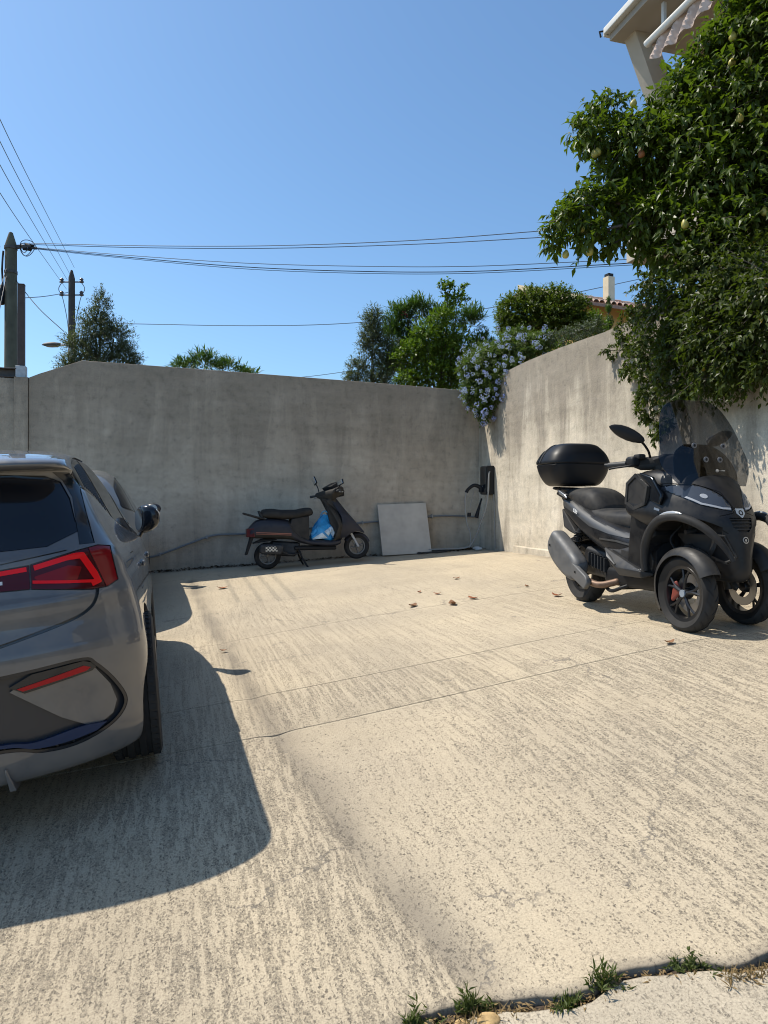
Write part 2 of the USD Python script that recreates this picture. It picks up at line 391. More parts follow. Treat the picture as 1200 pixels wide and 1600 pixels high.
def wallmat(name, base, pale, dark, streak_amt, top_z):
    n = {'tc': ('texture_coordinate', {}), 'm1': ('mapping', {'scale': (1.0, 1.0, 0.16)}), 'm2': ('mapping', {'scale': (0.25, 1.0, 1.6)}),
         'n1': ('noise_texture', {'scale': 3.3, 'detail': 7.0, 'roughness': 0.66, 'distortion': 0.5}),
         'n2': ('noise_texture', {'scale': 1.1, 'detail': 7.0, 'roughness': 0.66}),
         'n3': ('noise_texture', {'scale': 90.0, 'detail': 4.0, 'roughness': 0.65}),
         'n4': ('noise_texture', {'scale': 3.4, 'detail': 4.0, 'roughness': 0.6}),
         'n5': ('noise_texture', {'scale': 9.0, 'detail': 5.0, 'roughness': 0.7}),
         'r2': ('rgb_ramp', {'ramp': [(0.32, pale), (0.52, base), (0.72, tuple(0.72 * a + 0.28 * b for a, b in zip(base, dark)))]}),
         'r3': ('rgb_ramp', {'ramp': [(0.3, (0.86, 0.86, 0.86)), (0.7, (1.1, 1.1, 1.1))]}),
         'r4': ('rgb_ramp', {'ramp': [(0.4, (0.93, 0.93, 0.92)), (0.6, (1.05, 1.05, 1.05))]}),
         'r5': ('rgb_ramp', {'ramp': [(0.28, (0.70, 0.70, 0.70)), (0.45, (0.97, 0.97, 0.97)), (0.7, (1.12, 1.11, 1.09))]}),
         'sx': ('separate_xyz', {}), 'tz': ('map_range', {'from_min': top_z - 1.7, 'from_max': top_z, 'to_min': 0.0, 'to_max': 0.38, 'clamp': True}),
         'bz': ('map_range', {'from_min': 0.45, 'from_max': 1.15, 'to_min': 0.13, 'to_max': 0.0, 'clamp': True}),
         'ad': ('math', {'math_type': 'add'}), 'ad2': ('math', {'math_type': 'add'}),
         'st': ('map_range', {'from_min': 0.50, 'from_max': 0.78, 'to_min': 0.0, 'to_max': streak_amt, 'clamp': True}),
         'mx': ('mix', {'color2': dark}), 'm3': ('mix', {'mix_type': 'multiply', 'fac': 1.0}), 'm4': ('mix', {'mix_type': 'multiply', 'fac': 1.0}), 'm5': ('mix', {'mix_type': 'multiply', 'fac': 1.0}),
         'b': ('bump', {'strength': 0.5, 'distance': 0.006}), 'b2': ('bump', {'strength': 0.35, 'distance': 0.02}),
         'p': ('principled_bsdf', {'roughness': 0.9, 'specular_ior_level': 0.2})}
    l = [('tc.object', 'm1.vector'), ('tc.object', 'm2.vector'), ('m1.vector', 'n1.vector'), ('tc.object', 'n2.vector'), ('tc.object', 'n3.vector'), ('m2.vector', 'n4.vector'), ('tc.object', 'n5.vector'),
         ('n2.fac', 'r2.fac'), ('n3.fac', 'r3.fac'), ('n4.fac', 'r4.fac'), ('n5.fac', 'r5.fac'), ('tc.object', 'sx.vector'), ('sx.z', 'tz.value'), ('sx.z', 'bz.value'),
         ('n1.fac', 'ad.value1'), ('tz.result', 'ad.value2'), ('ad.value', 'ad2.value1'), ('bz.result', 'ad2.value2'), ('ad2.value', 'st.value'), ('st.result', 'mx.fac'),
         ('r2.color', 'mx.color1'), ('mx.color', 'm3.color1'), ('r3.color', 'm3.color2'), ('m3.color', 'm4.color1'), ('r4.color', 'm4.color2'), ('m4.color', 'm5.color1'), ('r5.color', 'm5.color2'), ('m5.color', 'p.base_color'),
         ('n5.fac', 'b2.height'), ('n3.fac', 'b.height'), ('b2.normal', 'b.normal'), ('b.normal', 'p.normal')]
    return usdkit.material(stage, '/World/Looks/' + name, n, l, surface='p.BSDF')

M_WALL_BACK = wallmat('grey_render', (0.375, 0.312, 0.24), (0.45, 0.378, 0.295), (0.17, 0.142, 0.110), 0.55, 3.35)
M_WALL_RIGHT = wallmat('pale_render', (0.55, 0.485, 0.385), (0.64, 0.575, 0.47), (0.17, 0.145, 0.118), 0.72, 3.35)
M_SOIL = pm('dark_soil', (0.075, 0.055, 0.04), 0.95, var=0.4, vscale=25, bump=0.8, bscale=70, bdist=0.01, spec=0.1)
M_TERRAIN = pm('dry_earth', (0.17, 0.14, 0.09), 0.95, var=0.3, vscale=3, bump=0.4, bscale=30, bdist=0.02, spec=0.1)
M_STEEL_DARK = pm('weathered_steel', (0.06, 0.052, 0.047), 0.6, metal=0.3, var=0.35, vscale=9, bump=0.2)
M_RUST = pm('rusty_brown_paint', (0.045, 0.030, 0.025), 0.7, var=0.3, vscale=12)
M_GALV = pm('galvanised_steel', (0.36, 0.37, 0.38), 0.5, metal=0.4, var=0.15, vscale=20)
M_BLACKPL = pm('black_plastic', (0.012, 0.012, 0.013), 0.5, spec=0.22)
M_RUBBER = pm('cable_rubber', (0.02, 0.02, 0.021), 0.6)
M_GREYCABLE = pm('grey_cable', (0.22, 0.22, 0.21), 0.55)

# ------------------------------------------------------------------ ground: slabs of the yard, joint bed, outer ground
GUTTER = np.array([ground_at(*p)[:2] for p in ((296, 908), (312, 945), (338, 995), (375, 1058), (405, 1110), (440, 1160), (480, 1215), (540, 1300), (610, 1390), (680, 1470), (745, 1540))])
_gl = sg.LineString(spl(GUTTER, 6))
CRACK = np.array([ground_at(*p)[:2] for p in ((520, 1660), (580, 1615), (625, 1597), (660, 1582), (692, 1577), (712, 1570), (755, 1560), (795, 1561), (820, 1559), (872, 1555), (900, 1550), (928, 1541), (957, 1520), (992, 1508), (1029, 1511), (1051, 1504), (1095, 1500), (1133, 1510), (1168, 1505), (1200, 1491), (1260, 1470))])
_ca, _cb = ab(CRACK[:, 0], CRACK[:, 1])
_o = np.argsort(_ca)
def crack_b(a):
    base = np.interp(a, np.concatenate([[-8], _ca[_o], [9]]), np.concatenate([[_cb[_o][0] - 0.8], _cb[_o], [_cb[_o][-1] + 0.5]]))
    return base + 0.030 * (meshkit.fbm(np.stack([a * 14, a * 0, a * 0], -1), 4, 3) - 0.5) + 0.016 * (meshkit.fbm(np.stack([a * 55, a * 0, a * 0], -1), 3, 13) - 0.5)

def set_vertex_float(path, name, vals):
    m = UsdGeom.Mesh.Get(stage, path)
    UsdGeom.PrimvarsAPI(m).CreatePrimvar(name, Sdf.ValueTypeNames.FloatArray, 'vertex').Set(Vt.FloatArray.FromNumpy(np.asarray(vals, np.float32)))

def slab(parent, name, a_lo, a_hi, b_lo, b_hi, mat, drop=0.0, na=150, nb=40, thick=0.05, shallow=0.0, gap=0.0008):
    """one cast slab: b_lo, b_hi numbers or functions of a; upper edges chamfered"""
    A = np.concatenate([[a_lo + gap], np.linspace(a_lo + gap + 0.006, a_hi - gap - 0.006, na), [a_hi - gap]])
    lo = b_lo(A) if callable(b_lo) else np.full_like(A, b_lo)
    hi = b_hi(A) if callable(b_hi) else np.full_like(A, b_hi)
    lo = lo + gap; hi = hi - gap
    t = np.linspace(0, 1, nb) ** 1.0
    rows = [lo] + [lo + 0.006 + (hi - lo - 0.012) * x for x in t] + [hi]
    Bm = np.array(rows)
    Am = np.broadcast_to(A, Bm.shape)
    Z = gz_ab(Am, Bm) - drop
    Z[0] -= 0.006 if callable(b_lo) else 0.0022; Z[-1] -= 0.0022; Z[:, 0] -= 0.006; Z[:, -1] -= 0.006
    X, Y = xy(Am, Bm)
    Z += 0.004 * (meshkit.fbm(np.stack([X * 1.3, Y * 1.3, X * 0], -1), 3, 5) - 0.5)
    d = np.array([_gl.distance(sg.Point(x, y)) for x, y in zip(X.ravel(), Y.ravel())]).reshape(X.shape) if shallow else np.full(X.shape, 9.0)
    Z -= shallow * np.exp(-(d / 0.06) ** 2)
    P = np.stack([X, Y, Z], -1)
    off = np.zeros_like(P); off[..., 2] = -thick
    s = grid(P, off)
    path = add(name, s, mat, parent, smooth=50 if False else True)
    # wear and grime per vertex, plus crack shade painted on the slab sides
    ga, gb = Am, Bm
    side = np.interp(gb, *np.array(sorted(zip(ab(GUTTER[:, 0], GUTTER[:, 1])[1], ab(GUTTER[:, 0], GUTTER[:, 1])[0]))).T)
    rel = ga - side
    rz = np.where(rel < 0, 1.0, 0.0) + np.where(rel >= 0, 0.26 + 0.62 / (1 + np.exp(-(rel - 0.75 - 0.12 * (gb - 2.4)) / 0.10)), 0)
    rz = np.where((gb > 3.77) & (gb < 4.44), np.where(rel < 1.6, 0.85, 0.45), rz)
    rz = np.where(gb >= 4.44, np.clip(0.52 - 0.085 * (gb - 4.44), 0.10, 1) + 0.10 * np.sin(ga * 2.3), rz)
    rz += 0.35 * (meshkit.fbm(np.stack([X * 1.1, Y * 1.1, X * 0 + 3], -1), 3, 9) - 0.5)
    dirt_and_shade = 0.60 * np.exp(-(np.where(rel < 0, d / 0.030, d / 0.10)) ** 2) * (0.65 + 0.7 * meshkit.noise(np.stack([X * 5, Y * 5, X * 0], -1), 4))
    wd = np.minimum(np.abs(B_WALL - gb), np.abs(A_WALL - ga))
    dirt_and_shade = np.maximum(dirt_and_shade, 0.8 * np.exp(-(wd / 0.16) ** 2) * meshkit.noise(np.stack([X * 6, Y * 6, X * 0], -1), 6) * 1.3)
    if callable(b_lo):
        dirt_and_shade[0] = .95; dirt_and_shade[1] = .55  # shade of the open crack painted into the slab edge
    rz2 = np.concatenate([rz.ravel(), rz.ravel()]); dd = np.concatenate([dirt_and_shade.ravel(), np.full(dirt_and_shade.size, 1.0)])  # lower verts fully dark: side faces carry the crack shade in their colour
    set_vertex_float(path, 'roughzone', np.clip(rz2, 0, 1.1)); set_vertex_float(path, 'dirt_and_shade', np.clip(dd, 0, 1))
    return path

yard = thing('concrete_yard', kind='structure')
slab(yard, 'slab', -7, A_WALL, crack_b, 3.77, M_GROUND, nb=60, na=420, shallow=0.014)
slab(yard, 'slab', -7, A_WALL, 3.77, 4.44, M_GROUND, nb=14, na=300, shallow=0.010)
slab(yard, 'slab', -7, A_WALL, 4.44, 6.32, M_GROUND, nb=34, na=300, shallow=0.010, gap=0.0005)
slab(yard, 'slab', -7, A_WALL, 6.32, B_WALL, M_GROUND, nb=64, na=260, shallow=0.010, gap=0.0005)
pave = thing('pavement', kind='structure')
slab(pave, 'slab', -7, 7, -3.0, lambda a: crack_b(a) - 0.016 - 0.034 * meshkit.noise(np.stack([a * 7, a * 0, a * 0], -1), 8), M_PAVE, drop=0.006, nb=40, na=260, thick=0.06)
A_, B_ = np.meshgrid(np.linspace(-7.2, A_WALL + 0.05, 90), np.linspace(-0.5, B_WALL + 0.05, 70))
X_, Y_ = xy(A_, B_)
add('joint_bed', grid(np.stack([X_, Y_, gz_ab(A_, B_) - 0.027], -1)), M_SOIL, kind='structure', smooth=True)

# outer ground: the street side, and the raised gardens behind the two walls
la = np.array([-900, -200, -60, -25, -12, -7.3, 0, 4.70, 4.82, 8, 14, 25, 60, 200, 900.0])
lb = np.array([-900, -200, -60, -20, -8, -3.2, 3, 10.74, 10.86, 14, 20, 40, 90, 250, 900.0])
A_, B_ = np.meshgrid(la, lb)
Zt = np.where((A_ <= 4.70) & (B_ <= 10.74), -0.55, np.where(A_ >= 4.82, 2.55, 2.0))
Zt = np.where((B_ > 14) & (A_ < 4.7), 1.4, Zt)
X_, Y_ = xy(A_, B_)
add('terrain', grid(np.stack([X_, Y_, Zt], -1)), M_TERRAIN, kind='structure', smooth=False)

# ------------------------------------------------------------------ walls
W0x, W0y = xy(-0.226, B_WALL)
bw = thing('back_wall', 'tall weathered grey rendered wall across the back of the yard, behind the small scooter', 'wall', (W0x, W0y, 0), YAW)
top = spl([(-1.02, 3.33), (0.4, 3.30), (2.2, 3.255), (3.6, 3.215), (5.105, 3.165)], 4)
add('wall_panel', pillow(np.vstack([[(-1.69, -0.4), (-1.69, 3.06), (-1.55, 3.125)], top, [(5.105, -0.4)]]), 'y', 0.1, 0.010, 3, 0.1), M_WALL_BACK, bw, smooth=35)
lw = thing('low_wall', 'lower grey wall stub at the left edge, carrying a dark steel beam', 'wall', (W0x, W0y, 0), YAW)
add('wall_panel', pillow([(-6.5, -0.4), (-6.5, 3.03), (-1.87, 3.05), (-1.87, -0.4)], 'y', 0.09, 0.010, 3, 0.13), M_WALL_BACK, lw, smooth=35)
add('pilaster', pillow([(-1.866, -0.4), (-1.866, 3.06), (-1.694, 3.063), (-1.694, -0.4)], 'y', 0.11, 0.008, 3, 0.095), M_WALL_BACK, lw, smooth=35)
R0x, R0y = xy(A_WALL, B_WALL)
rw = thing('side_wall', 'sunlit pale rendered retaining wall with dark runs, behind the three-wheeled scooter', 'wall', (R0x, R0y, 0), -74)
tp = [(0.0, 3.27), (0.9, 3.30), (1.6, 3.33), (2.5, 3.32), (3.5, 3.28), (4.5, 3.3), (8.5, 3.32)]
# the face is uneven: a grid displaced a little
tt = np.concatenate([np.linspace(0.0, 8.5, 120)]); zz = np.linspace(-0.4, 1.0, 60)
T_, U_ = np.meshgrid(tt, np.linspace(0, 1, 60))
Zw = -0.4 + U_ * (np.interp(T_, *np.array(tp).T) + 0.4)
bumpy = 0.022 * (meshkit.fbm(np.stack([T_ * 1.6, Zw * 1.2, T_ * 0], -1), 4, 21) - 0.5)
Pw = np.stack([T_, bumpy, Zw], -1)
off = np.zeros_like(Pw); off[..., 1] = 0.25 - bumpy
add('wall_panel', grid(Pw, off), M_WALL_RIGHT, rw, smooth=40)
add('plinth', pillow([(1.31, 0.2), (1.33, 0.775), (1.8, 0.765), (2.5, 0.76), (4, 0.70), (8.4, 0.62), (8.4, 0.2)], 'y', 0.06, 0.012, 3, -0.0), M_WALL_RIGHT, rw, smooth=40)

# steel beam, post and bracket on the low wall
def onwall(s, z, y=0.0):
    """a point by its place along the back wall"""
    x, yy = xy(s - 0.226, B_WALL + y)
    return np.array([x, yy, z])
bm = thing('steel_beam', 'dark horizontal steel channel lying on the low wall at the left edge', 'beam', onwall(-1.95, 3.06, 0.10), YAW)
for dz, hh in ((0.012, 0.014), (0.125, 0.014)):
    add('flange', rbox((-1.6, 0, dz), (3.4, 0.09, hh), 0.004), M_STEEL_DARK, bm)
add('web', rbox((-1.6, 0.03, 0.0685), (3.4, 0.012, 0.098), 0.003), M_STEEL_DARK, bm)
ps = thing('steel_post', 'rust-brown square steel post on a grey bracket beside the wooden pole', 'post', onwall(-1.80, 3.06, 0.12), YAW)
add('post', rbox((0, 0, 0.72), (0.085, 0.085, 1.10), 0.006), M_RUST, ps)
add('bracket', rbox((0.0, 0, 0.085), (0.125, 0.125, 0.165), 0.006), M_GALV, ps)
add('post_cap', rbox((0, 0, 1.275), (0.09, 0.09, 0.012), 0.003), M_RUST, ps)

# grey conduit along the back wall
cd = thing('conduit', 'grey corrugated conduit running along the foot of the back wall', 'pipe', (W0x, W0y, 0), YAW)
cp = spl([(-0.9, 0, .46), (-.4, 0, .55), (0, 0, .65), (.4, 0, .80), (.75, 0, .915), (1.2, 0, .935), (2.0, 0, 1.0), (2.83, 0, 1.075), (3.6, 0, 1.14), (4.23, 0, 1.19), (4.80, 0, 1.175)], 14)
cp[:, 1] = -0.026
rr = 0.0125 + 0.0015 * (np.arange(len(cp)) % 2)
add('pipe', tube(cp, rr, 9), pm('conduit_grey', (0.13, 0.135, 0.14), 0.5), cd, smooth=True)
for i in (28, 52, 74, 100, 122):
    q = cp[min(i, len(cp) - 2)]
    add('clip', rbox((q[0], -0.022, q[2]), (0.018, 0.044, 0.055), 0.005), M_GREYCABLE, cd)
# ------------------------------------------------------------------ vehicle materials
M_CARGREY = pm('slate_grey_car_paint', (0.078, 0.075, 0.074), 0.34, metal=0.12, coat=1.0, dust=0.14)
M_CAR2 = pm('olive_grey_car_paint', (0.125, 0.123, 0.110), 0.34, metal=0.2, coat=0.9, dust=0.25)
M_GLASSDARK = pm('dark_privacy_glass', (0.006, 0.007, 0.010), 0.03, spec=0.45)
M_GLOSSBLACK = pm('gloss_black_trim', (0.007, 0.008, 0.010), 0.14, spec=0.5)
M_SATINBLACK = pm('satin_black_trim', (0.020, 0.020, 0.022), 0.38)
M_LAMPRED = pm('red_lamp_lens', (0.16, 0.005, 0.007), 0.12, spec=0.35)
M_LAMPDARK = pm('dark_red_lamp_lens', (0.045, 0.003, 0.005), 0.12, spec=0.35)
M_LAMPBRIGHT = pm('bright_red_light_guide', (0.70, 0.006, 0.010), 0.2, spec=0.3)
M_REFLECTOR = pm('red_reflector', (0.34, 0.006, 0.010), 0.3, spec=0.25, bump=0.3, bscale=300, bdist=0.001)
M_CLEARLAMP = pm('clear_lamp_cell', (0.50, 0.51, 0.51), 0.25)
M_TYRE = pm('tyre_rubber', (0.022, 0.021, 0.020), 0.75, spec=0.25, var=0.25, vscale=12, bump=0.35, bscale=90, bdist=0.002)
M_RIM = pm('dark_alloy', (0.035, 0.035, 0.037), 0.32, metal=0.7)
M_BLUEACC = pm('petrol_blue_accent', (0.008, 0.022, 0.060), 0.4, spec=0.3)
M_CHROME = pm('bright_chrome', (0.75, 0.74, 0.72), 0.12, metal=1.0)
M_SILVER = pm('satin_silver', (0.42, 0.43, 0.44), 0.32, metal=0.8)
M_DISC = pm('brake_disc_steel', (0.38, 0.37, 0.36), 0.35, metal=0.9)

def shell_rows(rows, n):
    rows = np.asarray(rows, float)
    k = np.concatenate([[0], np.cumsum(np.maximum(np.linalg.norm(np.diff(rows[:, :4], axis=0) * [1, 1, .5, .25], axis=1), 0.004))])
    k /= k[-1]
    return PchipInterpolator(k, rows, axis=0)(np.linspace(0, 1, n))

def plan_loops(rows, n=110, nq=26, ns=46, bumps=(), taper=None, bow=0.0):
    """car body from stacked plan outlines; rows: z, half width, rear u, front u, rear corner length, front corner length, rear exponent, front exponent"""
    out = []
    for z, w, ur, uf, lr, lf, er, ef in shell_rows(rows, n):
        tot = uf - ur
        if lr + lf > 0.96 * tot:
            s = 0.96 * tot / (lr + lf); lr *= s; lf *= s
        t = np.linspace(0, np.pi / 2, nq)
        c, s = np.cos(t), np.sin(t)
        ru = ur + lr * (1 - c ** (2 / er)); rv = w * s ** (2 / er)
        ru = ru + bow * np.minimum(rv / 0.85, 1) ** 2 * c ** 0.5
        su = np.linspace(ur + lr, uf - lf, ns)[1:-1]; sv = np.full(len(su), w)
        fu = uf - lf * (1 - c[::-1] ** (2 / ef)); fv = w * s[::-1] ** (2 / ef)
        u = np.concatenate([ru, su, fu]); v = np.concatenate([rv, sv, fv])
        if taper:
            k = np.interp(z, taper[0], taper[1])
            v = v * (1 - k * np.clip((1.95 - u) / 1.9, 0, 1) ** 1.25)
        for (bu, bz, su_, sz_, amp) in bumps:
            v = v + amp * np.exp(-((u - bu) / su_) ** 2 - ((z - bz) / sz_) ** 2) * (v > 0.3)
        U = np.concatenate([u, u[-2:0:-1]]); V = np.concatenate([-v, v[-2:0:-1]])
        out.append(np.stack([U, V, np.full(len(U), z)], 1))
    return np.array(out)

def inset(t, d):
    n = trimesh.Trimesh(t.vertices, t.faces, process=False)
    nv = np.array(n.vertex_normals)
    return tm(t.vertices - nv * d, t.faces)

def car_wheel(name, parent, u, y, r, w, side, spokes=5):
    """tyre with ribs and shoulder blocks, rim with spokes"""
    h = w / 2
    prof = [(r * 0.70, -h * 0.86), (r * 0.80, -h * 1.0), (r * 0.90, -h * 1.0), (r * 0.965, -h * 0.93), (r * 0.992, -h * 0.74)]
    for c in (-0.5, 0.0, 0.5):
        prof += [(r * 0.998, h * (c - 0.12)), (r * 0.972, h * (c - 0.09)), (r * 0.972, h * (c + 0.09)), (r * 0.998, h * (c + 0.12))]
    prof += [(r * 0.992, h * 0.74), (r * 0.965, h * 0.93), (r * 0.90, h), (r * 0.80, h), (r * 0.70, h * 0.86)]
    p = numbered(parent, name)
    x = UsdGeom.Xform.Define(stage, p); x.AddTranslateOp().Set(Gf.Vec3d(u, y, r))
    add('tyre', lathe(prof, 'y', 72), M_TYRE, p, smooth=32)
    bl = []
    for k in range(54):
        for sgn in (-1, 1):
            b = box((0, sgn * h * 0.76, r * 0.988), (r * 0.075, h * 0.26, r * 0.018))
            b.apply_transform(rotm(12 * sgn, [0, 0, 1], (0, 0, r)))
            b.apply_transform(rotm(k * 360 / 54 + (3 if sgn > 0 else 0), [0, 1, 0]))
            bl.append(b)
    add('tread_blocks', cat(*bl), M_TYRE, p, smooth=False, kind='stuff')
    rp = [(r * 0.60, -h * 0.8), (r * 0.71, -h * 0.88), (r * 0.73, -h * 0.84), (r * 0.64, -h * 0.5), (r * 0.64, h * 0.5), (r * 0.73, h * 0.84), (r * 0.71, h * 0.88), (r * 0.60, h * 0.8), (r * 0.585, 0)]
    add('rim', lathe(rp, 'y', 56), M_RIM, p, smooth=30)
    s = side
    for k in range(spokes):
        a = 2 * np.pi * k / spokes + 0.3
        for d in (-0.16, 0.16):
            q0 = (r * 0.10 * math.cos(a), s * h * 0.72, r * 0.10 * math.sin(a)); q1 = (r * 0.63 * math.cos(a + d), s * h * 0.80, r * 0.63 * math.sin(a + d))
            add('spoke', hull([q0, q1, (q1[0], q1[1] - s * 0.02, q1[2])], r * 0.045), M_RIM, p, smooth=40)
    add('hub', lathe([(0.0, s * h * 0.80), (r * 0.15, s * h * 0.78), (r * 0.17, s * h * 0.5), (0.0, s * h * 0.5)], 'y', 24), M_RIM, p, smooth=40)
    add('brake_disc', lathe([(r * 0.15, -0.010), (r * 0.46, -0.010), (r * 0.46, 0.012), (r * 0.15, 0.012)], 'y', 40), M_DISC, p, smooth=30)
    return p

# ------------------------------------------------------------------ grey hatchback
HEAD = 18.0
_fw = np.array([-math.sin(math.radians(HEAD)), math.cos(math.radians(HEAD))]); _rt = np.array([math.cos(math.radians(HEAD)), math.sin(math.radians(HEAD))])
CAR = np.array([-1.109, 3.6]) - 0.76 * _fw - 0.897 * _rt
car = thing('parked_car', 'slate grey five-door hatchback, rear end nearest, parked at the left edge', 'car', (CAR[0], CAR[1], 0.035 - 0.925 * math.sin(math.radians(4.5)) + 0.034), 90 + HEAD, tilt=(-4.5, 0, 0))
rows = [  # z, w, ur, uf, lr, lf, er, ef
    (0.135, .72, .36, 4.00, .42, .6, 2.6, 2.4), (0.145, .79, .17, 4.18, .42, .7, 2.6, 2.4), (0.175, .845, .085, 4.24, .42, .8, 2.6, 2.4), (0.25, .875, .060, 4.29, .42, .85, 2.6, 2.4),
    (0.45, .893, .030, 4.32, .44, .9, 2.6, 2.4), (0.57, .902, .008, 4.31, .44, .95, 2.6, 2.4), (0.66, .905, .0, 4.27, .44, 1.0, 2.6, 2.4), (0.70, .905, .012, 4.22, .44, 1.0, 2.6, 2.3),
    (0.78, .903, .030, 4.10, .44, 1.0, 2.6, 2.3), (0.855, .898, .026, 3.86, .42, 1.0, 2.6, 2.2), (0.885, .893, .045, 3.74, .40, .95, 2.6, 2.2), (0.93, .880, .062, 3.52, .38, .9, 2.7, 2.2),
    (0.98, .872, .075, 3.30, .37, .8, 2.7, 2.2), (1.035, .850, .088, 3.12, .36, .75, 2.8, 2.2), (1.06, .834, .110, 3.02, .36, .72, 2.9, 2.2), (1.13, .798, .165, 2.84, .36, .70, 3.0, 2.2),
    (1.22, .757, .225, 2.64, .36, .66, 3.2, 2.2), (1.31, .720, .285, 2.46, .36, .64, 3.2, 2.2), (1.375, .692, .335, 2.32, .30, .62, 3.8, 2.2), (1.392, .684, .335, 2.28, .28, .62, 4.2, 2.2),
    (1.400, .680, .235, 2.26, .30, .62, 4.6, 2.2), (1.412, .674, .210, 2.24, .30, .62, 4.8, 2.2), (1.430, .665, .220, 2.20, .32, .62, 4.6, 2.2), (1.455, .650, .300, 2.16, .40, .62, 4.0, 2.2),
    (1.485, .628, .450, 2.10, .5, .62, 3.4, 2.2), (1.510, .598, .640, 2.04, .6, .62, 2.5, 2.2), (1.531, .552, .80, 2.00, .6, .62, 2.4, 2.2), (1.547, .49, .96, 1.97, .6, .6, 2.3, 2.2), (1.558, .41, 1.12, 1.92, .5, .5, 2.2, 2.2), (1.566, .29, 1.28, 1.84, .3, .3, 2.1, 2.1), (1.570, .08, 1.45, 1.68, .1, .1, 2, 2)]
TAPER = ([.1, .5, .6, .75, .9, 1.05, 1.16, 1.35, 1.6], [.02, .03, .035, .06, .088, .10, .115, .12, .11])
CAR_LOOPS = plan_loops(rows, 130, 28, 44, bumps=[(.80, .50, .40, .20, .006), (3.50, .52, .42, .22, .012), (2.1, .62, .5, .10, -.018), (1.7, .90, 1.2, .03, .006)], taper=TAPER, bow=0.11)
def car_side(u, z):
    """half width of the car's side there"""
    zs = CAR_LOOPS[:, 0, 2]; i = int(np.argmin(abs(zs - z))); L = CAR_LOOPS[i]; L = L[L[:, 1] >= 0]
    o = np.argsort(L[:, 0]); return float(np.interp(u, L[o, 0], L[o, 1]))
body_t = ringstack(CAR_LOOPS)
body_t.merge_vertices()
BODY = to_m(body_t)
IN = {d: to_m(inset(body_t, d)) for d in (0.002, 0.0045, 0.007, 0.012, 0.022, 0.032)}
body = BODY
for s in (-1, 1):
    for u in (0.76, 3.515):
        c = to_m(cyl((u, s * 0.60, 0.352), (u, s * 1.05, 0.352), 0.385, 56))
        body = body - c
liner = []
def side_prism(poly, s):
    return prism(poly, 'y', *((0.30, 1.1) if s > 0 else (-1.1, -0.30)))
DLO = spl([(.64, 1.298), (.86, 1.255), (1.10, 1.165), (1.5, 1.090), (2.2, 1.035), (2.88, 1.0), (2.93, 1.012), (2.72, 1.19), (2.40, 1.37), (2.15, 1.460), (1.7, 1.502), (1.25, 1.500), (.98, 1.488), (.74, 1.462), (.57, 1.425), (.505, 1.37), (.53, 1.32)], 5, True)
dlo = sg.Polygon(DLO).buffer(0)
p_quarter = dlo.buffer(-.012).intersection(sg.Polygon([(0.5, .9), (1.20, .9), (0.98, 1.6), (0.5, 1.6)]))
p_rear = dlo.buffer(-.016).intersection(sg.Polygon([(1.25, .9), (1.82, .9), (1.76, 1.6), (1.03, 1.6)]))
p_front = dlo.buffer(-.016).intersection(sg.Polygon([(1.91, .9), (2.62, .9), (2.62, 1.6), (1.86, 1.6)]))
p_tri = dlo.buffer(-.016).intersection(sg.Polygon([(2.66, .9), (3.0, .9), (3.0, 1.6), (2.66, 1.6)]))
